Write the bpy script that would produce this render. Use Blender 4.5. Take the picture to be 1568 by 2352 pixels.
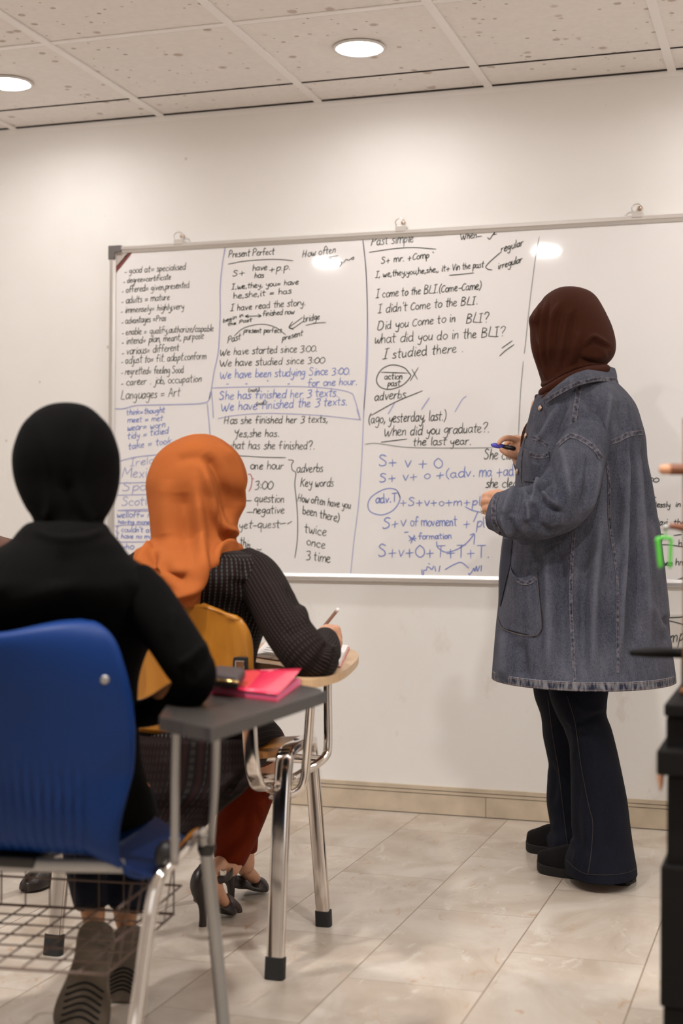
import bpy, bmesh, math, random
import numpy as np
from mathutils import Vector, Matrix
from mathutils.bvhtree import BVHTree
random.seed(7); np.random.seed(7)
for o in list(bpy.data.objects): bpy.data.objects.remove(o)
SC = bpy.context.scene; COL = SC.collection

# ---------------------------------------------------------------- camera
IMG_W, IMG_H, F_PX = 1568.0, 2352.0, 3314.84
YAW, PITCH, ROLL = (math.radians(a) for a in (17.8675, 0.508, 0.3473))
CAM = np.array([0.0, 0.0, 0.9713])
FWD = np.array([-math.sin(YAW)*math.cos(PITCH), math.cos(YAW)*math.cos(PITCH), math.sin(PITCH)])
_r0 = np.array([math.cos(YAW), math.sin(YAW), 0.0]); _u0 = np.cross(_r0, FWD)
RGT = _r0*math.cos(ROLL)+_u0*math.sin(ROLL); UPV = -_r0*math.sin(ROLL)+_u0*math.cos(ROLL)
cd = bpy.data.cameras.new('camera'); cam = bpy.data.objects.new('camera', cd); COL.objects.link(cam)
cd.sensor_fit = 'VERTICAL'; cd.sensor_height = 36.0; cd.lens = F_PX/IMG_H*36.0
cam.matrix_world = Matrix(((RGT[0], UPV[0], -FWD[0], CAM[0]), (RGT[1], UPV[1], -FWD[1], CAM[1]), (RGT[2], UPV[2], -FWD[2], CAM[2]), (0, 0, 0, 1)))
cd.clip_start = 0.05
cd.dof.use_dof = True; cd.dof.focus_distance = 3.92; cd.dof.aperture_fstop = 2.6
SC.camera = cam

# ---------------------------------------------------------------- exposure, world
SC.view_settings.view_transform = 'Standard'; SC.view_settings.look = 'None'
SC.view_settings.gamma = 1.0; SC.view_settings.exposure = 0.39; SC.view_settings.use_curve_mapping = False
LAMP_W = (1.9, 19.5)            # watts of one ceiling downlight, by row from the board
LAMP_COL = (1.0, 0.972, 0.95)
FILL_W = 11.0          # watts of the fill light in an added window, unseen behind the camera
WD = bpy.data.worlds.new('world'); SC.world = WD; WD.use_nodes = True
WD.node_tree.nodes['Background'].inputs[0].default_value = (1.0, 0.93, 0.86, 1); WD.node_tree.nodes['Background'].inputs[1].default_value = 0.2

# ---------------------------------------------------------------- measuring helpers
def ray(x, y): return FWD+(x-784)/F_PX*RGT-(y-1176)/F_PX*UPV
def px(x, y, d): return CAM+ray(x, y)*d                  # point at depth d along the view axis
def at_z(x, y, z=0.0):
    r = ray(x, y); return CAM+r*((z-CAM[2])/r[2])
def at_y(x, y, Y):
    r = ray(x, y); return CAM+r*(Y/r[1])
def project(P):
    q = np.asarray(P)-CAM; d = q@FWD
    return 784+F_PX*(q@RGT)/d, 1176-F_PX*(q@UPV)/d, d
RH = np.array([math.cos(YAW), math.sin(YAW), 0.0]); FH = np.array([-math.sin(YAW), math.cos(YAW), 0.0])

# ---------------------------------------------------------------- mesh builder
def cr(pts, n, closed=False):
    """Catmull-Rom through the rows of pts, n samples per span."""
    P = np.asarray(pts, float)
    if len(P) < 3:
        t = np.linspace(0, 1, n*(len(P)-1)+1)[:, None]; return P[0]*(1-t)+P[-1]*t
    out = []; N = len(P); spans = N if closed else N-1
    for i in range(spans):
        if closed: a, b, c, d = P[(i-1) % N], P[i], P[(i+1) % N], P[(i+2) % N]
        else:
            b, c = P[i], P[i+1]
            a = P[i-1] if i > 0 else 2*b-c
            d = P[i+2] if i+2 < N else 2*c-b
        for k in range(n):
            t = k/n
            out.append(0.5*(2*b+(c-a)*t+(2*a-5*b+4*c-d)*t*t+(3*b-a-3*c+d)*t**3))
    if not closed: out.append(P[-1])
    return np.array(out)

class MB:
    def __init__(s): s.v = []; s.f = []; s.uv = {}; s.wear = None
    def n(s): return len(s.v)
    def add(s, verts, faces, uvs=None):
        o = len(s.v); s.v.extend([tuple(p) for p in verts])
        for i, f in enumerate(faces):
            if uvs is not None and uvs[i] is not None: s.uv[len(s.f)] = uvs[i]
            s.f.append(tuple(o+k for k in f))
        return s
    def box(s, lo, hi, M=None):
        x0, y0, z0 = lo; x1, y1, z1 = hi
        V = [(x0, y0, z0), (x1, y0, z0), (x1, y1, z0), (x0, y1, z0), (x0, y0, z1), (x1, y0, z1), (x1, y1, z1), (x0, y1, z1)]
        if M is not None: V = [tuple(M @ Vector(p)) for p in V]
        return s.add(V, [(3, 2, 1, 0), (4, 5, 6, 7), (0, 1, 5, 4), (1, 2, 6, 5), (2, 3, 7, 6), (3, 0, 4, 7)])
    def prism(s, poly, ext):
        """planar polygon (3D points) extruded by vector ext"""
        P = [np.asarray(p, float) for p in poly]; e = np.asarray(ext, float); n = len(P)
        V = P+[p+e for p in P]
        return s.add(V, [tuple(range(n))[::-1], tuple(range(n, 2*n))]+[(i, (i+1) % n, n+(i+1) % n, n+i) for i in range(n)])
    def rings(s, R, cap0=True, cap1=True, closed=True, uscale=1.0, vscale=1.0):
        """skin a list of rings, each an (M,3) array"""
        R = [np.asarray(r) for r in R]; M = len(R[0]); V = np.concatenate(R); F = []; U = []
        flip = False
        if closed:
            sg = 0.0
            for i in range(0, len(R)-1, max(1, len(R)//6)):
                c = (R[i].mean(0)+R[i+1].mean(0))/2
                n = np.cross(np.roll(R[i], -1, 0)-R[i], R[i+1]-R[i]); sg += ((R[i]-c)*n).sum()
            flip = sg < 0
        vv = [0.0]
        for i in range(1, len(R)): vv.append(vv[-1]+float(np.linalg.norm(R[i].mean(0)-R[i-1].mean(0)))*vscale)
        K = M if closed else M-1
        for i in range(len(R)-1):
            for k in range(K):
                k2 = (k+1) % M
                F.append((i*M+k, i*M+k2, (i+1)*M+k2, (i+1)*M+k))
                u0, u1 = k/M*uscale, (k+1)/M*uscale
                U.append(((u0, vv[i]), (u1, vv[i]), (u1, vv[i+1]), (u0, vv[i+1])))
        V = list(V); nf = len(F)
        for on, i in ((cap0, 0), (cap1, len(R)-1)):
            if on and closed:
                c = len(V); V.append(R[i].mean(0))
                for k in range(M):
                    k2 = (k+1) % M
                    F.append((i*M+k2, i*M+k, c) if i == 0 else (i*M+k, i*M+k2, c)); U.append(((k/M, vv[i]),)*3)
        if flip: F = [f[::-1] for f in F]; U = [u[::-1] for u in U]
        return s.add(V, F, U)
    def tube(s, path, r, seg=12, sub=6, flat=None, up=None, round0=False, round1=False, uscale=1.0, vscale=1.0, smooth_path=True):
        """sweep along path; r radius or list; flat=(w,h) scales across/along 'up'"""
        P = np.asarray(path, float); rr = np.full(len(P), r) if np.isscalar(r) else np.asarray(r, float)
        Q = np.concatenate([P, rr[:, None]], 1)
        Q = cr(Q, sub) if smooth_path and len(P) > 2 else Q
        P = Q[:, :3]; rr = Q[:, 3]
        T = np.gradient(P, axis=0); T /= np.linalg.norm(T, axis=1)[:, None]+1e-12
        if round0 or round1:
            a = np.radians([80, 55, 28])
            if round0:
                pre = [P[0]-T[0]*rr[0]*math.sin(t) for t in a]; pr = [rr[0]*math.cos(t) for t in a]
                P = np.concatenate([pre, P]); rr = np.concatenate([pr, rr]); T = np.concatenate([[T[0]]*3, T])
            if round1:
                po = [P[-1]+T[-1]*rr[-1]*math.sin(t) for t in a[::-1]]; pr = [rr[-1]*math.cos(t) for t in a[::-1]]
                P = np.concatenate([P, po]); rr = np.concatenate([rr, pr]); T = np.concatenate([T, [T[-1]]*3])
        u = np.asarray(up, float) if up is not None else (np.array([0, 0, 1.0]) if abs(T[0][2]) < .9 else np.array([0, 1.0, 0]))
        R = []; w, h = flat if flat else (1, 1); th = np.linspace(0, 2*math.pi, seg, endpoint=False)
        for p, t, q in zip(P, T, rr):
            u = u-t*(u@t); u /= np.linalg.norm(u)+1e-12; b = np.cross(t, u)
            c, sn = np.cos(th), np.sin(th)
            if flat and len(flat) == 2 and seg >= 16:
                e = 0.45; c = np.sign(c)*np.abs(c)**e; sn = np.sign(sn)*np.abs(sn)**e
            R.append(p+q*(w*c[:, None]*b+h*sn[:, None]*u))
        return s.rings(R, uscale=uscale, vscale=vscale)
    def ball(s, c, r, seg=16, M=None):
        c = np.asarray(c, float); r = np.asarray(r if not np.isscalar(r) else (r, r, r), float); R = []
        for i in range(1, seg//2):
            a = math.pi*i/(seg//2); th = np.linspace(0, 2*math.pi, seg, endpoint=False)
            L = np.stack([math.sin(a)*np.cos(th), math.sin(a)*np.sin(th), np.full(seg, -math.cos(a))], 1)*r
            if M is not None: L = L@M.T
            R.append(c+L)
        return s.rings(R)
    def lathe(s, prof, c, axis=(0, 0, 1), seg=32):
        c = np.asarray(c, float); a = np.asarray(axis, float); a /= np.linalg.norm(a)
        u = np.cross(a, (0, 1.0, 0)) if abs(a[1]) < .9 else np.cross(a, (1.0, 0, 0)); u /= np.linalg.norm(u); b = np.cross(a, u)
        th = np.linspace(0, 2*math.pi, seg, endpoint=False)
        return s.rings([c+a*h+q*(np.cos(th)[:, None]*u+np.sin(th)[:, None]*b) for q, h in prof])
    def verts(s): return np.array(s.v)
    def normals(s):
        V = s.verts(); N = np.zeros_like(V)
        for f in s.f:
            a, b, c = V[f[0]], V[f[1]], V[f[2]]; n = np.cross(b-a, c-a)
            for k in f: N[k] += n
        return N/(np.linalg.norm(N, axis=1)[:, None]+1e-12)
    def crease(s, strokes, dmin=0, dmax=99):
        """press folds into the cloth: strokes = [(pixel polyline, width px, amplitude m)], on the side seen from the room"""
        V = s.verts(); N = s.normals(); face = (N*(V-CAM)).sum(1) < 0.15*np.linalg.norm(V-CAM, axis=1)
        x, y, d = project(V); face &= (d > dmin) & (d < dmax); disp = np.zeros(len(V)); wear = np.zeros(len(V))
        for pts, w, amp in strokes:
            P = cr(np.array(pts, float), 5); best = np.full(len(V), 1e9); tpar = np.zeros(len(V)); n = len(P)-1
            for i in range(n):
                a, b = P[i], P[i+1]; ab = b-a; L2 = ab@ab+1e-9
                t = np.clip(((x-a[0])*ab[0]+(y-a[1])*ab[1])/L2, 0, 1)
                q = np.hypot(x-a[0]-t*ab[0], y-a[1]-t*ab[1])
                m = q < best; best = np.where(m, q, best); tpar = np.where(m, (i+t)/n, tpar)
            tp = np.clip(np.minimum(tpar, 1-tpar)*5+0.15, 0, 1); disp += amp*np.exp(-(best/w)**2)*tp
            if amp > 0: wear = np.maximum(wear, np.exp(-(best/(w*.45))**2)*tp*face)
        V = V+N*(disp*face)[:, None]
        s.v = [tuple(p) for p in V]; s.wear = wear; return s
    def bvh(s): return BVHTree.FromPolygons([Vector(p) for p in s.v], s.f)
    def build(s, name, mat, parent=None, smooth=True, loc=None, angle=None, solid=0.0, remesh=0.0, weld=False, bevel=0.0):
        org = np.zeros(3) if parent is None else origin(parent)
        l = np.zeros(3) if loc is None else np.asarray(loc, float)
        me = bpy.data.meshes.new(name)
        me.from_pydata([tuple(np.asarray(p)-org-l) for p in s.v], [], s.f)
        if s.uv:
            ul = me.uv_layers.new(name='UVMap')
            for p in me.polygons:
                if p.index in s.uv:
                    for li, c in zip(p.loop_indices, s.uv[p.index]): ul.data[li].uv = c
        if s.wear is not None and len(s.wear) == len(s.v):
            at = me.attributes.new('wear', 'FLOAT', 'POINT'); at.data.foreach_set('value', s.wear.astype(np.float32))
        me.validate(); me.update()
        o = bpy.data.objects.new(name, me); COL.objects.link(o); o.location = l
        if mat is not None: me.materials.append(mat)
        if parent is not None: o.parent = parent
        if remesh or bevel or solid:
            if bevel: m = o.modifiers.new('b', 'BEVEL'); m.width = bevel; m.segments = 2; m.limit_method = 'ANGLE'; m.angle_limit = math.radians(40)
            if solid: m = o.modifiers.new('s', 'SOLIDIFY'); m.thickness = solid; m.offset = -1
            if remesh:
                m = o.modifiers.new('r', 'REMESH'); m.mode = 'VOXEL'; m.voxel_size = remesh
                m = o.modifiers.new('sm', 'SMOOTH'); m.factor = .5; m.iterations = 4
            bpy.context.view_layer.update()
            dg = bpy.context.evaluated_depsgraph_get(); me2 = bpy.data.meshes.new_from_object(o.evaluated_get(dg)); o.modifiers.clear()
            o.data = me2; bpy.data.meshes.remove(me); me2.name = name; me = me2
            if mat is not None and not me.materials: me.materials.append(mat)
        if smooth:
            me.polygons.foreach_set('use_smooth', [True]*len(me.polygons))
            if angle:
                try: me.set_sharp_from_angle(angle=math.radians(angle))
                except Exception: pass
        return o

def origin(o):
    p = np.zeros(3)
    while o is not None: p = p+np.array(o.location); o = o.parent
    return p
def tag(o, label=None, cat=None, group=None, kind=None):
    if label: o['label'] = label
    if cat: o['category'] = cat
    if group: o['group'] = group
    if kind: o['kind'] = kind
    return o
def thing(name, loc, label, cat, group=None):
    o = bpy.data.objects.new(name, None); COL.objects.link(o); o.location = tuple(loc); o.empty_display_size = .1
    return tag(o, label, cat, group)
def copy_tree(o, parent=None):
    c = o.copy(); COL.objects.link(c)
    if parent is not None: c.parent = parent
    for ch in [x for x in bpy.data.objects if x.parent == o]: copy_tree(ch, c)
    return c

# loft whose silhouette rows are measured: (y, x_left, x_right, depth, half_depth)
def loft(rows, n=6, seg=64, exp=2.0, mb=None, cap0=True, cap1=True, uscale=1.0, vscale=1.0, tilt=None):
    mb = mb or MB(); Q = cr(np.array(rows, float), n); R = []; th = np.linspace(0, 2*math.pi, seg, endpoint=False)
    for i, q in enumerate(Q):
        y, xl, xr, d, hd = q[:5]
        c = px((xl+xr)/2, y, d); a = max(xr-xl, 1)/2*d/F_PX
        v = c-CAM; v[2] = 0; v /= np.linalg.norm(v); rr = np.array([v[1], -v[0], 0])
        e = 2.0/exp; cs, sn = np.cos(th), np.sin(th); cs = np.sign(cs)*np.abs(cs)**e; sn = np.sign(sn)*np.abs(sn)**e
        ring = c+a*cs[:, None]*rr+hd*sn[:, None]*v
        if tilt is not None: ring = ring+np.array([0, 0, 1.0])*((ring-c)@v*tilt)[:, None]
        R.append(ring)
    mb.rings(R, cap0, cap1, uscale=uscale, vscale=vscale); return mb
def limb(nodes, mb=None, seg=24, sub=6, **k):
    """nodes (x, y, depth, radius px)"""
    mb = mb or MB(); nodes = np.array(nodes, float)
    return mb.tube([px(x, y, d) for x, y, d, r in nodes], [r*d/F_PX for x, y, d, r in nodes], seg=seg, sub=sub, **k)
def stick(bvh, x, y, off=0.001, back=None):
    r = ray(x, y); rn = r/np.linalg.norm(r)
    h = bvh.ray_cast(Vector(CAM), Vector(rn))
    if h[0] is None: return None
    n = np.array(h[1]); n = -n if n@rn > 0 else n
    return np.array(h[0])+n*off-rn*off*.5, n
def seam(bvh, pts, w_px, off=0.0012, mb=None, sub=8, th=0.0):
    """flat band of cloth lying on a surface along a pixel polyline"""
    mb = mb or MB(); P = cr(np.array(pts, float), sub); L = []; Rr = []; T = np.gradient(P, axis=0)
    U = []; s = 0
    for i, (p, t) in enumerate(zip(P, T)):
        t = t/(np.linalg.norm(t)+1e-9); nx = np.array([-t[1], t[0]])*w_px/2
        a, b = stick(bvh, *(p-nx), off), stick(bvh, *(p+nx), off)
        if i: s += np.linalg.norm(P[i]-P[i-1])
        if a is None or b is None: continue
        if L and np.linalg.norm(a[0]-L[-1]) > .06: continue
        L.append(a[0]); Rr.append(b[0]); U.append(s)
    if len(L) < 2: return mb
    V = L+Rr; n = len(L)
    F = [(i, i+1, n+i+1, n+i) for i in range(n-1)]
    mb.add(V, F, [((U[i]/50, 0), (U[i+1]/50, 0), (U[i+1]/50, 1), (U[i]/50, 1)) for i in range(n-1)])
    return mb
# ---------------------------------------------------------------- materials
def new_mat(name):
    m = bpy.data.materials.new(name); m.use_nodes = True; return m, m.node_tree.nodes, m.node_tree.links, m.node_tree.nodes['Principled BSDF']
def mat(name, col, rough=.5, metal=0.0, spec=.5, noise=0.0, nscale=8.0, bump=0.0, bscale=60.0, sheen=0.0, trans=0.0, sss=0.0, coat=0.0, stretch=None):
    m, N, L, b = new_mat(name)
    b.inputs['Base Color'].default_value = (*col, 1); b.inputs['Roughness'].default_value = rough; b.inputs['Metallic'].default_value = metal
    b.inputs['Specular IOR Level'].default_value = spec; b.inputs['Transmission Weight'].default_value = trans
    b.inputs['Sheen Weight'].default_value = sheen; b.inputs['Subsurface Weight'].default_value = sss; b.inputs['Subsurface Radius'].default_value = (.01, .004, .002)
    b.inputs['Coat Weight'].default_value = coat
    tc = N.new('ShaderNodeTexCoord'); src = tc.outputs['Object']
    if stretch:
        mp = N.new('ShaderNodeMapping'); mp.inputs['Scale'].default_value = stretch; L.new(src, mp.inputs[0]); src = mp.outputs[0]
    if noise:
        t = N.new('ShaderNodeTexNoise'); t.inputs['Scale'].default_value = nscale; t.inputs['Detail'].default_value = 6; L.new(src, t.inputs['Vector'])
        r = N.new('ShaderNodeValToRGB'); r.color_ramp.elements[0].position = .3; r.color_ramp.elements[1].position = .7
        r.color_ramp.elements[0].color = (*[c*(1-noise) for c in col], 1); r.color_ramp.elements[1].color = (*[min(1, c*(1+noise)) for c in col], 1)
        L.new(t.outputs['Fac'], r.inputs[0]); L.new(r.outputs[0], b.inputs['Base Color'])
    if bump:
        t = N.new('ShaderNodeTexNoise'); t.inputs['Scale'].default_value = bscale; t.inputs['Detail'].default_value = 4; L.new(src, t.inputs['Vector'])
        bp = N.new('ShaderNodeBump'); bp.inputs['Strength'].default_value = bump; bp.inputs['Distance'].default_value = .003
        L.new(t.outputs['Fac'], bp.inputs['Height']); L.new(bp.outputs[0], b.inputs['Normal'])
    return m
def math_n(N, L, op, a, b=None, c=None):
    n = N.new('ShaderNodeMath'); n.operation = op
    for i, v in enumerate((a, b, c)):
        if v is None: continue
        if isinstance(v, (int, float)): n.inputs[i].default_value = v
        else: L.new(v, n.inputs[i])
    return n.outputs[0]
def mix_n(N, L, fac, a, b, blend='MIX'):
    n = N.new('ShaderNodeMix'); n.data_type = 'RGBA'; n.blend_type = blend
    for i, v in ((0, fac), (6, a), (7, b)):
        if isinstance(v, (int, float)): n.inputs[i].default_value = v
        elif isinstance(v, tuple): n.inputs[i].default_value = (*v, 1)
        else: L.new(v, n.inputs[i])
    return n.outputs[2]
def tex(N, L, kind, src, scale, **k):
    t = N.new('ShaderNodeTex'+kind); t.inputs['Scale'].default_value = scale
    for a, v in k.items():
        if a in t.inputs: t.inputs[a].default_value = v
        else: setattr(t, a, v)
    L.new(src, t.inputs['Vector']); return t
def ramp(N, L, src, stops):
    r = N.new('ShaderNodeValToRGB'); e = r.color_ramp.elements
    while len(e) < len(stops): e.new(.5)
    for i, (p, c) in enumerate(stops): e[i].position = p; e[i].color = (*c, 1) if isinstance(c, tuple) else (c, c, c, 1)
    L.new(src, r.inputs[0]); return r.outputs[0]
def mapping(N, L, src, scale=(1, 1, 1), loc=(0, 0, 0), rot=(0, 0, 0)):
    m = N.new('ShaderNodeMapping'); m.inputs['Scale'].default_value = scale; m.inputs['Location'].default_value = loc; m.inputs['Rotation'].default_value = rot
    L.new(src, m.inputs[0]); return m.outputs[0]
def bump_to(N, L, b, h, strength, dist=.002):
    bp = N.new('ShaderNodeBump'); bp.inputs['Strength'].default_value = strength; bp.inputs['Distance'].default_value = dist
    L.new(h, bp.inputs['Height']); L.new(bp.outputs[0], b.inputs['Normal'])

def wall_mat():
    m, N, L, b = new_mat('painted_plaster'); o = N.new('ShaderNodeTexCoord').outputs['Object']
    t = tex(N, L, 'Noise', o, 2.2, Detail=5.0); c = ramp(N, L, t.outputs[0], [(.35, (.85, .825, .79)), (.65, (.88, .86, .83))])
    # scuffs and stains, denser low on the wall
    st = tex(N, L, 'Noise', mapping(N, L, o, (1, 1, .55)), 9.0, Detail=8.0, Roughness=.65); mk = ramp(N, L, st.outputs[0], [(.60, 0.0), (.74, 1.0)])
    sp = N.new('ShaderNodeSeparateXYZ'); L.new(o, sp.inputs[0])
    low = ramp(N, L, math_n(N, L, 'MULTIPLY', sp.outputs[2], .5), [(.03, .55), (.33, .14), (.9, .03)])
    c = mix_n(N, L, math_n(N, L, 'MULTIPLY', mk, low), c, (.45, .34, .24))
    v = tex(N, L, 'Voronoi', mapping(N, L, o, (1, 1, 1)), 7.0); dots = ramp(N, L, v.outputs['Distance'], [(.035, 1.0), (.05, 0.0)])
    c = mix_n(N, L, math_n(N, L, 'MULTIPLY', dots, .35), c, (.35, .25, .18))
    L.new(c, b.inputs['Base Color']); b.inputs['Roughness'].default_value = .55; b.inputs['Specular IOR Level'].default_value = .3
    n2 = tex(N, L, 'Noise', o, 35.0, Detail=4.0); bump_to(N, L, b, n2.outputs[0], .12, .004); return m
def floor_mat():
    m, N, L, b = new_mat('cream_marble_tiles'); o = N.new('ShaderNodeTexCoord').outputs['Object']
    sp = N.new('ShaderNodeSeparateXYZ'); L.new(o, sp.inputs[0])
    # tiles .30 x .60 m laid lengthways to the board wall, half bond
    u = math_n(N, L, 'DIVIDE', math_n(N, L, 'ADD', sp.outputs[0], 12.917), .2995); iu = math_n(N, L, 'FLOOR', u); fu = math_n(N, L, 'SUBTRACT', u, iu)
    od = math_n(N, L, 'MULTIPLY', math_n(N, L, 'MODULO', iu, 2), .5)
    w = math_n(N, L, 'ADD', math_n(N, L, 'DIVIDE', math_n(N, L, 'ADD', sp.outputs[1], 9.0-.292+.3), .5985), od); iw = math_n(N, L, 'FLOOR', w); fw = math_n(N, L, 'SUBTRACT', w, iw)
    du = math_n(N, L, 'MULTIPLY', math_n(N, L, 'MINIMUM', fu, math_n(N, L, 'SUBTRACT', 1.0, fu)), .2995)
    dw = math_n(N, L, 'MULTIPLY', math_n(N, L, 'MINIMUM', fw, math_n(N, L, 'SUBTRACT', 1.0, fw)), .5985)
    du = math_n(N, L, 'MULTIPLY', du, .62)
    g = ramp(N, L, math_n(N, L, 'MULTIPLY', math_n(N, L, 'MINIMUM', du, dw), 100.0), [(.055, 1.0), (.13, 0.0)])
    cid = N.new('ShaderNodeCombineXYZ'); L.new(iu, cid.inputs[0]); L.new(iw, cid.inputs[1])
    wn = N.new('ShaderNodeTexWhiteNoise'); L.new(cid.outputs[0], wn.inputs[0])
    off = N.new('ShaderNodeVectorMath'); off.operation = 'MULTIPLY_ADD'; L.new(wn.outputs[1], off.inputs[0]); off.inputs[1].default_value = (9, 9, 9); L.new(o, off.inputs[2])
    vec = off.outputs[0]
    t1 = tex(N, L, 'Noise', mapping(N, L, vec, (1, .7, 1), rot=(0, 0, .5)), 4.0, Detail=9.0, Roughness=.62, Distortion=1.2)
    c = ramp(N, L, t1.outputs[0], [(.30, (.45, .365, .285)), (.46, (.535, .455, .375)), (.62, (.62, .55, .475))])
    t2 = tex(N, L, 'Noise', mapping(N, L, vec, (1, .55, 1), rot=(0, 0, .6)), 9.0, Detail=7.0, Roughness=.7, Distortion=2.0)
    c = mix_n(N, L, ramp(N, L, t2.outputs[0], [(.58, 0.0), (.66, .7)]), c, (.69, .635, .56))
    t3 = tex(N, L, 'Noise', mapping(N, L, vec, (1, .5, 1), rot=(0, 0, .4), loc=(3, 1, 0)), 13.0, Detail=8.0, Roughness=.72, Distortion=1.5)
    c = mix_n(N, L, ramp(N, L, t3.outputs[0], [(.60, 0.0), (.67, .8)]), c, (.47, .30, .185))
    t4 = tex(N, L, 'Noise', mapping(N, L, vec, (1, .45, 1), rot=(0, 0, .5), loc=(7, 3, 0)), 6.0, Detail=8.0, Roughness=.7, Distortion=1.0)
    c = mix_n(N, L, ramp(N, L, t4.outputs[0], [(.64, 0.0), (.69, .5)]), c, (.36, .30, .235))
    hv = N.new('ShaderNodeHueSaturation'); L.new(c, hv.inputs['Color']); L.new(math_n(N, L, 'ADD', math_n(N, L, 'MULTIPLY', wn.outputs[0], .10), .95), hv.inputs['Value'])
    c = mix_n(N, L, g, hv.outputs[0], (.26, .19, .13))
    L.new(c, b.inputs['Base Color'])
    rn = tex(N, L, 'Noise', o, 3.0, Detail=4.0); L.new(math_n(N, L, 'ADD', math_n(N, L, 'MULTIPLY', rn.outputs[0], .22), .20), b.inputs['Roughness'])
    b.inputs['Specular IOR Level'].default_value = .45
    h = math_n(N, L, 'SUBTRACT', math_n(N, L, 'MULTIPLY', t2.outputs[0], .05), g); bump_to(N, L, b, h, .25, .001); return m
def ceiling_mat():
    m, N, L, b = new_mat('pitted_gypsum_tile'); o = N.new('ShaderNodeTexCoord').outputs['Object']
    def pits(scale, lo, hi, keep, seed):
        vv = mapping(N, L, o, (1, 1, 0), loc=(seed, seed*.7, 0))
        v = tex(N, L, 'Voronoi', vv, scale, Randomness=.9)
        k = N.new('ShaderNodeSeparateColor'); L.new(v.outputs['Color'], k.inputs[0])
        on = math_n(N, L, 'LESS_THAN', k.outputs[0], keep)
        size = math_n(N, L, 'ADD', math_n(N, L, 'MULTIPLY', k.outputs[1], hi-lo), lo)
        q = math_n(N, L, 'DIVIDE', v.outputs['Distance'], size)
        p = math_n(N, L, 'MULTIPLY', ramp(N, L, q, [(.55, 1.0), (1.0, 0.0)]), on); return p
    big = pits(12.5, .13, .24, .75, 3.1); mid = pits(21.0, .12, .2, .55, 8.3); sm = pits(32.0, .10, .17, .5, 1.7)
    p = math_n(N, L, 'MAXIMUM', math_n(N, L, 'MAXIMUM', big, mid), sm)
    t = tex(N, L, 'Noise', o, 40.0, Detail=5.0); base = ramp(N, L, t.outputs[0], [(.3, (.87, .825, .79)), (.7, (.91, .865, .83))])
    c = mix_n(N, L, math_n(N, L, 'MULTIPLY', p, .75), base, (.52, .41, .34))  # pits also tinted darker, so their shade is put into the colour
    L.new(c, b.inputs['Base Color']); b.inputs['Roughness'].default_value = .9; b.inputs['Specular IOR Level'].default_value = .15
    h = math_n(N, L, 'SUBTRACT', math_n(N, L, 'MULTIPLY', t.outputs[0], .06), p); bump_to(N, L, b, h, .7, .006); return m
def denim_mat(name, dark, light, wear=.0):
    m, N, L, b = new_mat(name); tc = N.new('ShaderNodeTexCoord'); o = tc.outputs['Object']
    t = tex(N, L, 'Noise', mapping(N, L, o, (1, 1, .7)), 5.0, Detail=4.0); f = tex(N, L, 'Noise', mapping(N, L, o, (1, 1, .6)), 330.0, Detail=3.0, Roughness=.8)
    g = tex(N, L, 'Noise', mapping(N, L, o, (1, 1, .25)), 42.0, Detail=5.0, Roughness=.7)
    s = math_n(N, L, 'ADD', math_n(N, L, 'MULTIPLY', t.outputs[0], .35), math_n(N, L, 'ADD', math_n(N, L, 'MULTIPLY', f.outputs[0], .55), math_n(N, L, 'MULTIPLY', g.outputs[0], .3)))
    c = ramp(N, L, s, [(.42, dark), (.80, light)])
    wa = N.new('ShaderNodeAttribute'); wa.attribute_name = 'wear'      # paler fold ridges: denim fading, with fold highlights put into the colour
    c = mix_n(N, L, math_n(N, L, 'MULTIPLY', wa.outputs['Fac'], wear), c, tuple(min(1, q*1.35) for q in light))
    L.new(c, b.inputs['Base Color']); b.inputs['Roughness'].default_value = .85; b.inputs['Specular IOR Level'].default_value = .15; b.inputs['Sheen Weight'].default_value = .0
    bump_to(N, L, b, f.outputs[0], .35, .0015); return m
def seam_mat(name, dark, light):
    m, N, L, b = new_mat(name); tc = N.new('ShaderNodeTexCoord'); uv = tc.outputs['UV']
    t = tex(N, L, 'Noise', mapping(N, L, uv, (6.0, .8, 1)), 1.0, Detail=3.0); c = ramp(N, L, t.outputs[0], [(.38, dark), (.62, light)])
    sp = N.new('ShaderNodeSeparateXYZ'); L.new(uv, sp.inputs[0])
    e = math_n(N, L, 'ABSOLUTE', math_n(N, L, 'SUBTRACT', sp.outputs[1], .5))
    st = math_n(N, L, 'MULTIPLY', math_n(N, L, 'GREATER_THAN', e, .26), math_n(N, L, 'LESS_THAN', e, .36))
    da = math_n(N, L, 'GREATER_THAN', math_n(N, L, 'FRACT', math_n(N, L, 'MULTIPLY', sp.outputs[0], 14.0)), .25)
    c = mix_n(N, L, math_n(N, L, 'MULTIPLY', math_n(N, L, 'MULTIPLY', st, da), .6), c, (.22, .15, .12))
    ed = math_n(N, L, 'GREATER_THAN', e, .44); c = mix_n(N, L, math_n(N, L, 'MULTIPLY', ed, .35), c, (.36, .36, .40))
    L.new(c, b.inputs['Base Color']); b.inputs['Roughness'].default_value = .85; b.inputs['Specular IOR Level'].default_value = .15
    bump_to(N, L, b, t.outputs[0], .8, .006); return m
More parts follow.
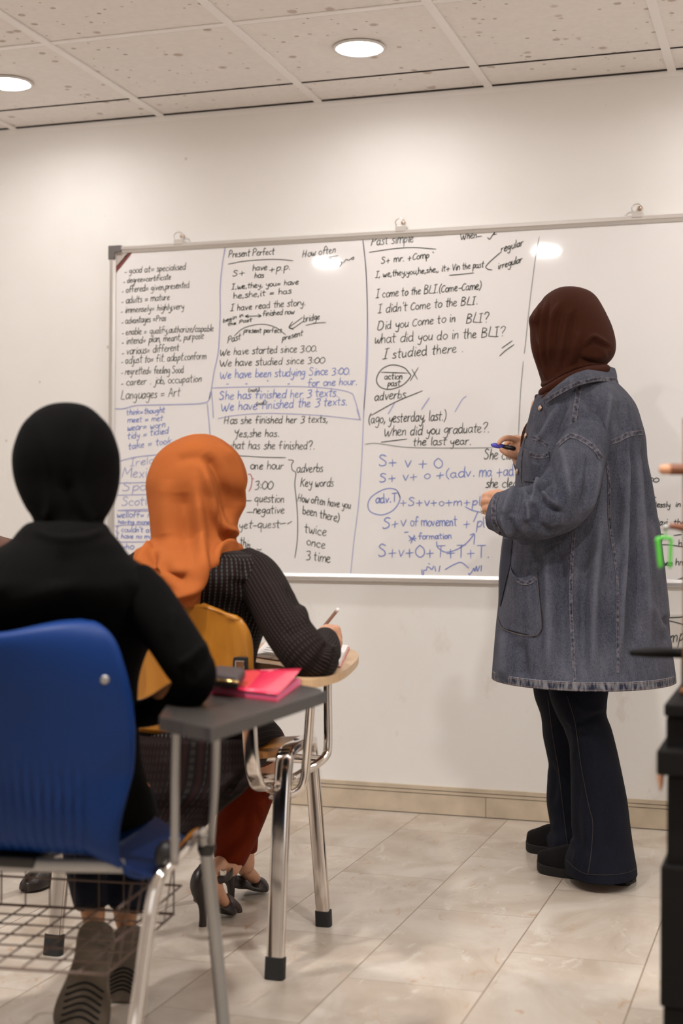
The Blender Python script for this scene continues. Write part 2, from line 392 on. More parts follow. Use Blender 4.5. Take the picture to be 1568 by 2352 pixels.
def stripe_mat(name, dark, line, nu, dash):
    """fine pinstripes along the cloth, dotted with pale stitches"""
    m, N, L, b = new_mat(name); uv = N.new('ShaderNodeTexCoord').outputs['UV']; sp = N.new('ShaderNodeSeparateXYZ'); L.new(uv, sp.inputs[0])
    fr = math_n(N, L, 'FRACT', math_n(N, L, 'MULTIPLY', sp.outputs[0], nu)); tri = math_n(N, L, 'ABSOLUTE', math_n(N, L, 'SUBTRACT', fr, .5))
    ln = ramp(N, L, tri, [(.10, 1.0), (.20, 0.0)])
    d = math_n(N, L, 'FRACT', math_n(N, L, 'MULTIPLY', sp.outputs[1], dash)); dd = ramp(N, L, math_n(N, L, 'ABSOLUTE', math_n(N, L, 'SUBTRACT', d, .5)), [(.22, 1.0), (.34, .25)])
    c = mix_n(N, L, math_n(N, L, 'MULTIPLY', ln, dd), dark, line)
    rd = ramp(N, L, tri, [(.30, 0.0), (.42, .6)]); c = mix_n(N, L, rd, c, (.020, .005, .0035))
    L.new(c, b.inputs['Base Color']); b.inputs['Roughness'].default_value = .75; b.inputs['Specular IOR Level'].default_value = .12
    bump_to(N, L, b, ln, .5, .002); return m
def wood_mat(name, c0, c1, rot=(0, 0, 0), scale=6.0, rough=.35):
    m, N, L, b = new_mat(name); o = N.new('ShaderNodeTexCoord').outputs['Object']
    t = tex(N, L, 'Noise', mapping(N, L, o, (14, 14, 1.0), rot=rot), scale*.35, Detail=6.0, Distortion=.6)
    L.new(ramp(N, L, t.outputs[0], [(.3, c0), (.68, c1)]), b.inputs['Base Color']); b.inputs['Roughness'].default_value = rough; return m
def emit_mat(name, col, s):
    m, N, L, b = new_mat(name); b.inputs['Base Color'].default_value = (.9, .9, .9, 1)
    b.inputs['Emission Color'].default_value = (*col, 1); b.inputs['Emission Strength'].default_value = s; return m
M = dict(
 wall=wall_mat(), floor=floor_mat(), ceil=ceiling_mat(),
 grid=mat('white_enamel_grid', (.93, .90, .87), .45), gap=mat('dark_gap', (.03, .022, .018), .9),
 base=mat('beige_skirting_tile', (.60, .50, .375), .35, noise=.12, nscale=14), groove=mat('skirting_groove', (.10, .075, .055), .8),
 board=mat('whiteboard_enamel', (.88, .86, .85), .05, spec=.5, bump=.02, bscale=22), alu=mat('brushed_aluminium', (.72, .69, .66), .32, metal=.75),
 grey_plastic=mat('grey_corner_plastic', (.14, .125, .12), .5), black_ink=mat('black_ink', (.035, .042, .038), .6), faint_ink=mat('faded_black_ink', (.26, .27, .27), .6),
 blue_ink=mat('blue_ink', (.20, .26, .62), .6), pale_ink=mat('pale_blue_ink', (.40, .41, .66), .6), red_ink=mat('red_ink', (.45, .07, .09), .6),
 sticker=mat('sticker_print', (.52, .46, .42), .4), sticker_red=mat('sticker_dark_red', (.20, .045, .04), .4), sticker_black=mat('sticker_black', (.03, .025, .02), .4),
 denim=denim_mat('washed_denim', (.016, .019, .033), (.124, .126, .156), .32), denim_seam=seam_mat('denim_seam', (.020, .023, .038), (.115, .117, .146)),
 grey_paper=mat('grey_paper', (.62, .58, .54), .7), hem=seam_mat('denim_hem', (.016, .019, .036), (.17, .168, .185)), denim_in=mat('denim_inside', (.02, .022, .04), .9), jeans=denim_mat('dark_navy_denim', (.0022, .0026, .006), (.009, .0098, .018)), jean_thread=mat('jeans_thread', (.022, .016, .014), .8),
 brown_cloth=mat('brown_jersey', (.046, .0128, .0058), .85, spec=.12, sheen=.02, noise=.12, nscale=5, bump=.12, bscale=500),
 orange_cloth=mat('orange_crepe', (.34, .094, .024), .9, spec=.08, noise=.08, nscale=6, bump=.15, bscale=600),
 black_cloth=mat('black_jersey', (.002, .0017, .0017), .9, spec=.06), black_coat=mat('black_wool', (.002, .0017, .0016), .9, spec=.06, noise=.2),
 blouse=stripe_mat('pinstripe_blouse', (.0035, .0021, .002), (.062, .06, .055), 84, 120), sleeve=stripe_mat('pinstripe_sleeve', (.0035, .0021, .002), (.034, .028, .025), 40, 120),
 tail=stripe_mat('pinstripe_blouse_tail', (.004, .0026, .0026), (.018, .014, .012), 90, 60),
 rust=mat('rust_red_trousers', (.115, .0125, .0018), .9, spec=.08, sheen=.03), skin=mat('skin', (.60, .31, .19), .5, sss=.08, noise=.08, nscale=25), skin_tan=mat('tan_skin', (.42, .19, .085), .5, sss=.05),
 nail=mat('nail', (.66, .36, .27), .3), shoe=mat('black_knit_shoe', (.005, .004, .004), .85, spec=.15, bump=.3, bscale=250), sole=mat('black_rubber_sole', (.008, .007, .0065), .6, spec=.3),
 leather=mat('dark_leather', (.020, .013, .011), .35), leather_in=mat('pale_shoe_lining', (.42, .33, .22), .6), brown_leather=mat('dark_brown_leather', (.045, .022, .016), .4),
 sneaker=mat('grey_sneaker', (.15, .115, .088), .8, noise=.15, nscale=20), sneaker_sole=mat('worn_brown_sole', (.13, .10, .073), .8, noise=.2, nscale=30),
 blue=mat('blue_moulded_plastic', (.0018, .024, .125), .5, spec=.2, noise=.08, nscale=3), dark_frame=mat('black_painted_steel', (.008, .006, .005), .5),
 chrome=mat('chrome', (.72, .67, .63), .12, metal=1.0), steel=mat('dull_grey_steel', (.30, .29, .28), .4, metal=.6), rubber=mat('black_rubber', (.012, .011, .011), .7),
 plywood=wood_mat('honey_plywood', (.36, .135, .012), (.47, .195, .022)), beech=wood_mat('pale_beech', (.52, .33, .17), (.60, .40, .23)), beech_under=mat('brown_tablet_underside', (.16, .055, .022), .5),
 black_lam=mat('black_laminate', (.030, .025, .022), .36, noise=.1, nscale=20), black_edge=mat('dark_tablet_edge', (.015, .012, .010), .5),
 pink=mat('pink_plastic_folder', (.85, .035, .10), .22, coat=.3), pink_edge=mat('pink_folder_edge', (.78, .16, .30), .4), paper=mat('paper', (.80, .76, .74), .7), cover=mat('pink_notebook_cover', (.60, .22, .22), .5),
 page_edge=mat('mauve_page_edge', (.42, .30, .34), .7), case=mat('dark_pencil_case', (.035, .022, .022), .6), gold=mat('gold', (.75, .50, .20), .25, metal=1.0), silver=mat('silver', (.75, .72, .66), .25, metal=1.0),
 wire=mat('brown_grey_wire', (.13, .085, .065), .5, metal=.3), black_wood=mat('black_stained_wood', (.003, .0024, .002), .6, spec=.15, noise=.2, nscale=6), brown_wood=mat('brown_wood', (.16, .05, .018), .5), pale_wood=mat('light_wood', (.50, .24, .13), .5),
 green=mat('green_plastic', (.07, .42, .035), .4), blue_cap=mat('blue_marker_cap', (.10, .09, .55), .35), marker_black=mat('black_marker_barrel', (.015, .012, .012), .3), pen=mat('clear_brown_pen', (.42, .26, .20), .25),
 brown_coat=mat('brown_coat', (.12, .055, .035), .8), lamp=emit_mat('led_diffuser', (1.0, .95, .92), 45.0), lamp_rim=mat('white_lamp_rim', (.75, .72, .69), .4),
 copper=mat('copper_button', (.50, .36, .28), .35, metal=.9), thread=mat('tan_thread', (.10, .075, .065), .8), eye=mat('eye_white', (.8, .78, .74), .3), lips=mat('lips', (.45, .16, .13), .5), hair=mat('dark_hair', (.012, .008, .006), .5))
# ---------------------------------------------------------------- room
WALL_Y, CEIL_Z = 4.733, 2.444
X0, X1, Y0 = -4.6, 2.6, -2.6
def struct(name, mb, m, **k): o = mb.build(name, m, smooth=False, **k); o['kind'] = 'structure'; return o
struct('floor', MB().box((X0, Y0, -.06), (X1, WALL_Y, 0)), M['floor'])
struct('wall_back', MB().box((X0, WALL_Y, 0), (X1, WALL_Y+.12, CEIL_Z+.06)), M['wall'])
struct('wall_left', MB().box((X0-.12, Y0, 0), (X0, WALL_Y+.12, CEIL_Z+.06)), M['wall'])
struct('wall_right', MB().box((X1, Y0, 0), (X1+.12, WALL_Y+.12, CEIL_Z+.06)), M['wall'])
WX0, WX1, WZ0, WZ1 = -2.3, 1.1, .95, 2.15
wf = MB(); wf.box((X0-.12, Y0-.12, 0), (X1+.12, Y0, WZ0)); wf.box((X0-.12, Y0-.12, WZ1), (X1+.12, Y0, CEIL_Z+.06)); wf.box((X0-.12, Y0-.12, WZ0), (WX0, Y0, WZ1)); wf.box((WX1, Y0-.12, WZ0), (X1+.12, Y0, WZ1))
struct('wall_front', wf, M['wall'])
fm = MB()
for x in (WX0, (WX0+WX1)/2-.025, WX1-.05): fm.box((x, Y0-.09, WZ0), (x+.05, Y0-.03, WZ1))
for z in (WZ0, WZ1-.05): fm.box((WX0, Y0-.09, z), (WX1, Y0-.03, z+.05))
wo = struct('fill_window_1', fm, M['grid'])  # unseen window, added to carry a fill light for the room
wl = bpy.data.lights.new('window_fill', 'AREA'); wl.shape = 'RECTANGLE'; wl.size = WX1-WX0-.1; wl.size_y = WZ1-WZ0-.1; wl.energy = FILL_W; wl.color = (1.0, .965, .94)  # added fill light, set in that window
wlo = bpy.data.objects.new('window_fill', wl); COL.objects.link(wlo); wlo.location = ((WX0+WX1)/2, Y0-.02, (WZ0+WZ1)/2); wlo.rotation_euler = (math.radians(90), 0, 0)
# suspended ceiling of .6 m tiles: tiles lie on a T grid
gx = [-2.218+.6*k for k in range(-4, 9)]; gy = [4.52-.595*k for k in range(0, 13)]
cm = MB(); ex = [X0]+gx+[X1]; ey = [WALL_Y]+gy+[Y0]
for i in range(len(ex)-1):
    for j in range(len(ey)-1):
        a, b, c, d = ex[i]+.002, ex[i+1]-.002, ey[j+1]+.002, ey[j]-.002
        if b-a < .02 or d-c < .02: continue
        cm.box((a, c, CEIL_Z), (b, d, CEIL_Z+.02))
struct('ceiling', cm, M['ceil'])
struct('ceiling_backing', MB().box((X0, Y0, CEIL_Z+.03), (X1, WALL_Y, CEIL_Z+.06)), M['gap'])
gm = MB()
for x in gx: gm.box((x-.0135, Y0, CEIL_Z-.006), (x+.0135, WALL_Y, CEIL_Z-.0005))
for j, y in enumerate(gy):
    if j: gm.box((X0, y-.014, CEIL_Z-.004), (X1, y+.010, CEIL_Z-.0005))
struct('trim_1', gm, M['grid'])
g2 = MB()
for j, y in enumerate(gy): g2.box((X0, y+(.010 if j else -.004), CEIL_Z-.0025), (X1, y+(.0145 if j else .003), CEIL_Z-.0003))
g2.box((X0, WALL_Y-.008, CEIL_Z-.004), (X1, WALL_Y-.001, CEIL_Z-.0003)); struct('trim_2', g2, M['gap'])
struct('trim_3', MB().box((X0, WALL_Y-.0012, CEIL_Z-.024), (X1, WALL_Y, CEIL_Z-.0045)), M['grid'])
bm_ = MB(); bm_.box((X0, WALL_Y-.012, 0), (X1, WALL_Y, .094)); bb = struct('baseboard_back', bm_, M['base'])
g3 = MB()
for z in (.0675, .0795): g3.box((X0, WALL_Y-.0126, z), (X1, WALL_Y-.0119, z+.0018))
g3.box((X0, WALL_Y-.0127, 0), (X1, WALL_Y-.0119, .0025))
for k in range(-4, 4): g3.box((-1.013+.9*k, WALL_Y-.0126, 0), (-1.0115+.9*k, WALL_Y-.0119, .0675))
g3.build('groove', M['groove'], bb, smooth=False)
# wall socket plate low left of the board
# ---------------------------------------------------------------- downlights
def downlight(x, y, label, watts):
    t = thing('ceiling_light', (x, y, CEIL_Z), label, 'ceiling light', 'recessed round downlights')
    MB().lathe([(.068, -.0012), (.079, -.0012), (.0825, -.004), (.080, -.0085), (.070, -.0085), (.066, -.003), (.066, -.0012)], (x, y, CEIL_Z), seg=48).build('rim', M['lamp_rim'], t)
    MB().lathe([(.001, -.003), (.066, -.003), (.065, -.009), (.055, -.013), (.001, -.0145)], (x, y, CEIL_Z), seg=48).build('diffuser', M['lamp'], t, angle=30)
    l = bpy.data.lights.new('lamp', 'AREA'); l.shape = 'DISK'; l.size = .13; l.energy = watts; l.color = LAMP_COL; l.spread = math.radians(165)
    lo = bpy.data.objects.new('lamp', l); COL.objects.link(lo); lo.parent = t; lo.location = (0, 0, -.016)
    return t
LY = [4.232, 1.84]
for r, y in enumerate(LY):
    for k in range(-1, 4):
        x = -2.541+1.2255*k
        if r == 1 and k < 0: continue
        lab = {(0, 0): 'round downlight cut by the left edge of the picture', (0, 1): 'round glowing downlight in the ceiling above the whiteboard, whole in view'}.get((r, k))
        downlight(x, y, lab or 'round recessed downlight outside the picture, row %s from the board wall, %s' % (('first', 'second', 'third')[r], ('far left', 'left', 'middle', 'right', 'far right')[k+1]), LAMP_W[r])
# ---------------------------------------------------------------- whiteboard
BX0, BX1, BZ0, BZ1 = -2.409, .0, .777, 1.975; BY = WALL_Y-.016      # face of the writing surface
wb = thing('whiteboard', ((BX0+BX1)/2, WALL_Y, BZ0), 'long wall-mounted whiteboard in an aluminium frame, covered in handwritten grammar notes', 'whiteboard')
MB().box((BX0+.01, BY, BZ0+.01), (BX1-.01, WALL_Y-.003, BZ1-.01)).build('writing_surface', M['board'], wb, smooth=False)
def rail(a, b, out):
    """frame rail of stepped section between two points; out = direction away from the board centre"""
    a, b, out = np.array(a, float), np.array(b, float), np.array(out, float); mb = MB()
    sec = [(-.012, -.001), (-.012, -.0035), (-.002, -.006), (.0, -.009), (.010, -.009), (.012, -.006), (.012, .012), (-.012, .012)]
    R = [np.array([p+out*(u-.002)+np.array([0, v, 0]) for u, v in sec])+np.array([0, BY, 0]) for p in (a, b)]
    return mb.rings(R)
A = lambda x, z: (x, 0, z)
for a, b, o in ((A(BX0+.012, BZ1-.012), A(BX1-.012, BZ1-.012), (0, 0, 1)), (A(BX0+.012, BZ0+.012), A(BX1-.012, BZ0+.012), (0, 0, -1)), (A(BX0+.012, BZ0+.02), A(BX0+.012, BZ1-.02), (-1, 0, 0)), (A(BX1-.012, BZ0+.02), A(BX1-.012, BZ1-.02), (1, 0, 0))):
    rail(a, b, o).build('frame_rail', M['alu'], wb, smooth=False)
for x, z, sx, sz in ((BX0, BZ1, 1, -1), (BX1, BZ1, -1, -1), (BX0, BZ0, 1, 1), (BX1, BZ0, -1, 1)):
    c = MB(); y0, y1 = BY-.0115, BY+.012
    P = [(x-.002*sx, z-.002*sz), (x+.048*sx, z-.002*sz), (x+.048*sx, z+.024*sz), (x+.024*sx, z+.024*sz), (x+.024*sx, z+.048*sz), (x-.002*sx, z+.048*sz)]
    if sx*sz > 0: P = P[::-1]
    c.prism([(u, y1, v) for u, v in P], (0, y0-y1, 0)).build('corner_cap', M['grey_plastic'], wb, smooth=False, bevel=.002)
for hx in (-2.135, -1.315, -.523):
    h = MB(); h.box((hx-.018, BY-.011, BZ1-.008), (hx+.018, BY+.01, BZ1+.012)); o = h.build('hanger', M['alu'], wb, smooth=False, bevel=.002)
    k = MB(); k.tube([(hx-.014, BY-.004, BZ1+.012), (hx-.018, BY-.006, BZ1+.026), (hx-.006, BY-.008, BZ1+.036), (hx+.010, BY-.006, BZ1+.034), (hx+.017, BY-.004, BZ1+.022), (hx+.013, BY-.004, BZ1+.012)], .0022, seg=8)
    k.build('wire_loop', M['alu'], o)
    MB().lathe([(.001, -.006), (.007, -.006), (.008, -.002), (.008, .0), (.001, .0)], (hx+.005, WALL_Y, BZ1+.026), axis=(0, 1, 0), seg=16).build('screw', M['copper'], o)
def B(x, y, k=0.0): p = at_y(x, y, BY-.0007-k); return p
# corner sticker
st = MB(); st.prism([B(265, 578), B(304, 578), B(266, 626)], (0, -.0004, 0)); so = st.build('sticker', M['sticker'], wb, smooth=False)
s2 = MB(); s2.prism([B(297, 578, .0005), B(306, 577, .0005), B(266, 627, .0005), B(266, 612, .0005)], (0, -.0004, 0)); s2.build('sticker_band', M['sticker_red'], so, smooth=False)

# --- handwriting: single-stroke letters, units: x-height 10
G = {
'a': (9, '7,8 4,10 1,7 1,3 3,0 5,1 7,5 7,10', '7,6 7,2 9,0'), 'b': (8, '1,18 1,0', '1,3 4,0 7,3 6,8 3,9 1,6'), 'c': (8, '7,8 4,10 1,7 1,3 4,0 7,1'),
'd': (9, '7,8 4,10 1,7 1,3 3,0 6,2 7,6', '7,18 7,2 8,0'), 'e': (8, '1,4 5,6.5 6,9 3,10 1,6 1,2 4,0 7,2'), 'f': (8, '7,16 5,18 3,15 3,0', '0,9 7,9.5'),
'g': (9, '7,8 4,10 1,7 1,4 3,2 6,4 7,8', '7,9 7,-3 5,-8 1,-6'), 'h': (8, '1,18 1,0', '1,6 4,10 6,8 6.5,0'), 'i': (4, '2,10 2,2 3,0', '2,14.5 2.3,15.2'),
'j': (5, '4,10 4,-4 2,-8 0,-6', '4,14.5 4.3,15.2'), 'k': (8, '1,18 1,0', '7,10 1.5,5', '3,6 7,0'), 'l': (4, '2,18 1.8,3 3,0'), 'm': (13, '1,10 1,0', '1,6 3.5,10 5.5,8 6,0', '6,6 8.5,10 11,8 11.5,0'),
'n': (8, '1,10 1,0', '1,6 4,10 6,8 6.5,0'), 'o': (8, '4,10 1,7 1,3 4,0 7,3 7,7 4,10'), 'p': (8, '1.5,10 1,-8', '1.5,6 4,10 7,8 6,3 3,1 1.2,3'), 'q': (9, '7,8 4,10 1,7 1,3 4,1 7,5', '7,10 7,-6 8,-8'),
'r': (7, '1,10 1,0', '1,5 3,9 6,9.5'), 's': (7, '6,9 3,10 1.5,7.5 5,4.5 5.5,1.5 3,0 .5,1'), 't': (7, '3,17 3,2 5,0', '0,10.5 6.5,11'), 'u': (8, '1,10 1,3 3,0 6,3', '6.5,10 6.5,2 7.5,0'),
'v': (8, '1,10 3.5,0', '3.5,0 7,10'), 'w': (11, '1,10 2,2 3.5,0 5.5,7', '5.5,7 6,2 8,0 10,10'), 'x': (8, '1,10 7,0', '7,10 1,0'), 'y': (8, '1,10 1.5,5 4,3 6,6', '7,10 6,-4 4,-8 1,-6'), 'z': (8, '1,10 7,10', '7,10 1,0', '1,0 7,0'),
'A': (12, '1,0 4,10 6,17 8,10 10,0', '3,7 9,7'), 'B': (11, '2,18 1,0', '2,18 7,17 8,13 2,9.5', '2,9.5 8,8 8,2 1,0'), 'C': (9, '8,13 5,15 1,10 1,3 4,0 8,2'), 'D': (13, '3,18 1,4 2,0', '2,18 8,18 11,12 10,4 6,0 2,0'),
'H': (12, '2,18 1,0', '9,17 8,0', '1,8 9,9'), 'I': (8, '4,17 3,0', '1,17 7,18', '0,0 6,.5'), 'K': (11, '2,18 1,0', '9,15 2,8', '3,9 9,0'), 'L': (10, '3,18 1,1', '1,1 9,0'), 'M': (15, '1,0 3,18', '3,18 7,6', '7,6 12,18', '12,18 13,0'),
'O': (11, '5,16 1,10 1,4 5,0 9,4 9,11 5,16'), 'P': (11, '3,16 1,0', '1,14 5,18 9,15 8,10 3,8'), 'S': (10, '8,15 4,17 1.5,13 7,7 6.5,1.5 2,0 .5,2'), 'T': (11, '1,16.5 10,17', '5.5,17 5,0'), 'V': (10, '1,17 4,0', '4,0 9,17'),
'W': (16, '1,14 3,3 5,0 8,10', '8,10 9,2 11,0 15,15'), 'X': (9, '1,16 8,0', '8,17 0,-1'), 'Y': (9, '1,15 2,10 5,9 7,14', '8,17 5,-2 3,-6'), 'U': (9, '1,15 1,4 4,0 7,4', '8,15 8,0'), 'G': (11, '9,14 5,17 1,10 3,1 8,2 9,7', '6,7 9,7'),
'F': (10, '2,17 1,0', '2,17 9,17', '2,9 7,9'), 'E': (10, '8,17 2,17 1,0', '2,9 7,9', '1,0 8,0'), 'R': (11, '2,17 1,0', '2,17 8,15 7,10 2,9', '4,9 9,0'),
'0': (10, '5,14 1,9 1,3 5,0 9,4 9,10 5,14'), '3': (9, '1,14 7,15 7,10 4,8', '4,8 8,5 6,0 1,-1'), '1': (5, '3,15 2.5,0'), 
'+': (11, '1,5 9,6', '5,11 5,-1'), '-': (8, '1,5 7,5.5'), '=': (10, '1,6.5 8,7.5', '1,2.5 8,3.5'), '.': (4, '1.5,0 2.2,.8'), ',': (4, '2.5,2 1,-3'), '?': (10, '1,14 4,18 8,16 7,11 4.5,7 4.5,5', '4.5,.3 5,.9'),
'(': (6, '5,19 2,12 2,4 5,-3'), ')': (6, '1,19 4,12 4,4 1,-3'), '/': (7, '6,18 0,-2'), ':': (4, '2,8 2.4,8.7', '2,2 2.4,2.7'), "'": (4, '2,18 1.5,14'), '"': (7, '2,8 1.5,5', '5,8 4.5,5'), ';': (4, '2,8 2.4,8.7', '2.5,2 1,-3'),
'_': (12, '0,2 11,2.5'), '>': (8, '1,9 6,5', '6,5 1,1'), ' ': (6,)}
G['~'] = (12, '1,2.5 5.5,3.5')
GC = {c: (v[0], [cr(np.array([[float(q) for q in p.split(',')] for p in s.split()]), 4) for s in v[1:]]) for c, v in G.items()}
REG = {0: (0, 0, 1), 1: (240, 540, 4.9), 2: (480, 540, 4.126), 3: (820, 500, 3.733), 4: (820, 1000, 3.733), 5: (240, 900, 4.9), 6: (500, 940, 4.61), 7: (240, 1130, 6.533), 8: (1460, 1030, 8.4)}
LAYER = [0, 0.0]
def ribbon(mb, pts, w):
    """flat marker stroke (pixel polyline) on the board face"""
    P = np.asarray(pts, float)
    if len(P) > 1:
        keep = [0]+[i for i in range(1, len(P)) if np.hypot(*(P[i]-P[i-1])) > .05]; P = P[keep]
    if len(P) < 2: P = np.array([P[0], P[0]+(.8, -.4)])
    T = np.gradient(P, axis=0); T /= np.linalg.norm(T, axis=1)[:, None]+1e-9
    P[0] -= T[0]*w*.35; P[-1] += T[-1]*w*.35; Nn = np.stack([-T[:, 1], T[:, 0]], 1)
    ww = np.full(len(P), w/2); ww[0] *= .6; ww[-1] *= .6
    LAYER[0] = (LAYER[0]+1) % 9; k = LAYER[0]*.00003+LAYER[1]
    V = [B(*(p+n*q), k) for p, n, q in zip(P, Nn, ww)]+[B(*(p-n*q), k) for p, n, q in zip(P, Nn, ww)]; n = len(P)
    mb.add(V, [(i, n+i, n+i+1, i+1) for i in range(n-1)])
RNG = random.Random(3)
def text(reg, s, x0, y0, x1, y1, xh, ink='black_ink', w=3.0, slant=.12, mb=None):
    ox, oy, k = REG[reg]; p0 = np.array([ox+x0/k, oy+y0/k]); p1 = np.array([ox+x1/k, oy+y1/k]); u = xh/k/10
    adv = sum(GC[c][0] for c in s if c in GC); t = (p1-p0)/adv; own = mb is None; mb = mb or MB(); cur = 0.0
    for c in s:
        if c not in GC: continue
        jy, js, jr = RNG.uniform(-.5, .5), RNG.uniform(.92, 1.08), RNG.uniform(-.08, .08)
        for stq in GC[c][1]:
            q = stq*js; xx = q[:, 0]+cur; yy = q[:, 1]+jy
            P = p0+xx[:, None]*t+np.stack([(yy*(slant+jr))*u, -yy*u], 1)
            ribbon(mb, P, w*.66*RNG.uniform(.8, 1.15))
        cur += GC[c][0]
    if own: mb.build('handwriting', M[ink], wb, smooth=False)
    return mb
def draw(reg, strokes, ink='black_ink', w=2.6, name='drawn_line', curve=True):
    ox, oy, k = REG[reg]
    for s in strokes:
        mb = MB(); P = np.array([(ox+x/k, oy+y/k) for x, y in s]); ribbon(mb, cr(P, 6) if len(P) > 2 and curve else (np.linspace(P[0], P[-1], 8) if len(P) == 2 else P), w*.75)
        mb.build(name, M[ink], wb, smooth=False)
# sticker letters
LAYER[1] = .0011; t0 = MB(); text(1, 'FRO', 150, 345, 250, 225, 30, w=3.2, slant=.75, mb=t0); t0.build('sticker_lettering', M['sticker_black'], so, smooth=False); LAYER[1] = 0.0
K = 'black_ink'; BL = 'blue_ink'; PB = 'pale_ink'
for a in [('-good at= specialised', 222, 435, 912, 388, 34), ('-degree=certificate', 208, 542, 745, 498, 30), ('-offered= given,presented', 192, 652, 955, 590, 34), ('-adults = mature', 188, 772, 735, 728, 36),
          ('-immensely= highly,very', 180, 880, 895, 830, 34), ('-advantages =Pros', 190, 1000, 690, 965, 34), ('-enable = qualify,authorize/capable', 190, 1125, 1230, 1080, 36), ('-intend= plan, meant, purpose', 192, 1232, 1115, 1165, 36),
          ('-various= different', 190, 1350, 840, 1300, 40), ('-adjust to= fit. adapt.conform', 182, 1450, 1150, 1395, 40), ('-regretted= feeling Sood', 182, 1572, 890, 1550, 38), ('-career . job, occupation', 182, 1695, 1092, 1650, 40), ('Languages = Art', 180, 1850, 850, 1815, 48)]:
    text(1, a[0].replace('-', '~', 1) if a[0][0] == '-' else a[0], *a[1:5], a[5]*1.2, w=2.1)
for a in [('Present Perfect', 180, 212, 618, 182, 36), ('How often', 880, 212, 1200, 165, 40), ('S+', 220, 390, 345, 378, 34), ('have', 410, 338, 550, 328, 32), ('has', 428, 408, 522, 402, 30), ('+p.p.', 565, 352, 775, 322, 36),
          ('I,we,they, you= have', 212, 515, 848, 466, 30), ('he,she,it = has', 228, 603, 782, 552, 32), ('I have read the story.', 202, 720, 915, 664, 36), ('finished now', 505, 768, 808, 745, 28), ('begin in', 130, 830, 325, 770, 20), ('the Past', 175, 862, 405, 815, 18),
          ('bridge', 890, 825, 1050, 795, 36), ('present perfect', 325, 925, 690, 925, 26), ('Past', 170, 1025, 298, 988, 36), ('present', 690, 1000, 888, 950, 30), ('We have started since 3:00.', 95, 1140, 1025, 1102, 40), ('We have studied since 3:00', 95, 1245, 1095, 1212, 40),
          ('(not)', 365, 1488, 478, 1478, 18), ('(not)', 442, 1615, 545, 1602, 18)]:
    text(2, *a, w=2.6)
for a in [('We have been studying Since 3:00.', 95, 1360, 1340, 1318, 44), ('for one hour.', 930, 1435, 1405, 1418, 40), ('She has finished her 3 texts.', 95, 1560, 1225, 1528, 46), ('We have finished the 3 texts.', 105, 1668, 1310, 1610, 48), ('"', 160, 1425, 190, 1425, 22), ('"', 340, 1425, 365, 1425, 22), ("'", 540, 1425, 560, 1425, 26), ('"', 740, 1425, 765, 1425, 22)]:
    text(2, *a, ink=BL, w=2.9)
draw(2, [[(180, 276), (330, 248), (530, 232), (680, 232), (795, 243)], [(1130, 212), (1220, 196)], [(1128, 226), (1215, 216)], [(345, 770), (490, 765)], [(372, 755), (343, 770), (375, 782)], [(465, 750), (492, 765), (468, 778)],
         [(240, 955), (320, 885), (440, 850), (540, 848), (640, 880), (725, 945)], [(885, 780), (760, 872)], [(895, 815), (800, 880), (765, 878)], [(790, 820), (757, 875), (800, 893)], [(915, 856), (1010, 835), (1105, 828)],
         [(1130, 272), (1160, 268)], [(1145, 300), (1175, 285), (1185, 270)], [(1210, 240), (1214, 272)], [(1235, 300), (1260, 262), (1240, 255)], [(1272, 262), (1300, 230), (1315, 240)], [(1320, 240), (1345, 225), (1365, 232), (1370, 208), (1345, 222)]], w=2.4)
for a in [('Past simple', 115, 240, 485, 210, 46), ('When_', 880, 188, 1070, 168, 36), ('S+ mr. +Comp', 205, 395, 620, 345, 34), ('I, we,they,you,he,she,, it+', 155, 515, 798, 455, 30), ('Vin the past', 812, 455, 1085, 425, 32), ('regular', 1230, 300, 1425, 235, 36), ('irregular', 1205, 445, 1415, 380, 34),
          ('I come to the BLI.(Come-Came)', 160, 688, 1065, 612, 40), ('I didn\'t Come to the BLI.', 178, 820, 1035, 740, 42), ('Did you Come to in', 170, 965, 845, 890, 42), ('BLI?', 930, 905, 1130, 895, 46), ('what did you do in the BLI?', 142, 1078, 1272, 1015, 46), ('I studied there .', 218, 1212, 915, 1150, 48),
          ('action', 232, 1385, 388, 1385, 32), ('past', 258, 1445, 368, 1440, 30), ('X', 455, 1395, 525, 1385, 60), ('adverbs', 145, 1570, 415, 1545, 44), ('(ago, yesterday, last.)', 90, 1765, 765, 1735, 48), ('When did you graduate?.', 222, 1875, 1135, 1838, 46), ('the last year.', 475, 1955, 980, 1945, 40)]:
    text(3, *a, w=2.9)
draw(3, [[(105, 297), (300, 268), (480, 256), (675, 270)], [(790, 495), (900, 485), (998, 474)], [(1100, 420), (1140, 375), (1228, 298)], [(1100, 425), (1120, 442), (1155, 448)], [(1240, 1118), (1328, 1056)], [(1222, 1185), (1270, 1140), (1343, 1088)],
         [(445, 1330), (400, 1285), (300, 1262), (210, 1300), (165, 1385), (195, 1450), (280, 1472), (390, 1435), (458, 1360), (440, 1330)], [(205, 1325), (430, 1333)], [(120, 1695), (330, 1580), (558, 1485)], [(205, 1925), (425, 1898)], [(648, 292), (655, 302)],
         [(1118, 170), (1135, 185), (1160, 150), (1180, 125), (1170, 145), (1195, 140)], [(1140, 112), (1158, 118)]], w=2.8)
draw(3, [[(70, 1942), (170, 1935), (420, 1968), (800, 1975), (1160, 1972)]], ink='faint_ink', w=2.4)
draw(3, [[(320, 1590), (265, 1682)], [(618, 1545), (550, 1645)], [(935, 1532), (900, 1560), (838, 1665)]], ink=PB, w=3.2)
draw(3, [[(48, 190), (72, 400), (85, 700), (85, 1000), (70, 1400), (55, 1700), (45, 1960)]], ink=PB, w=2.6)
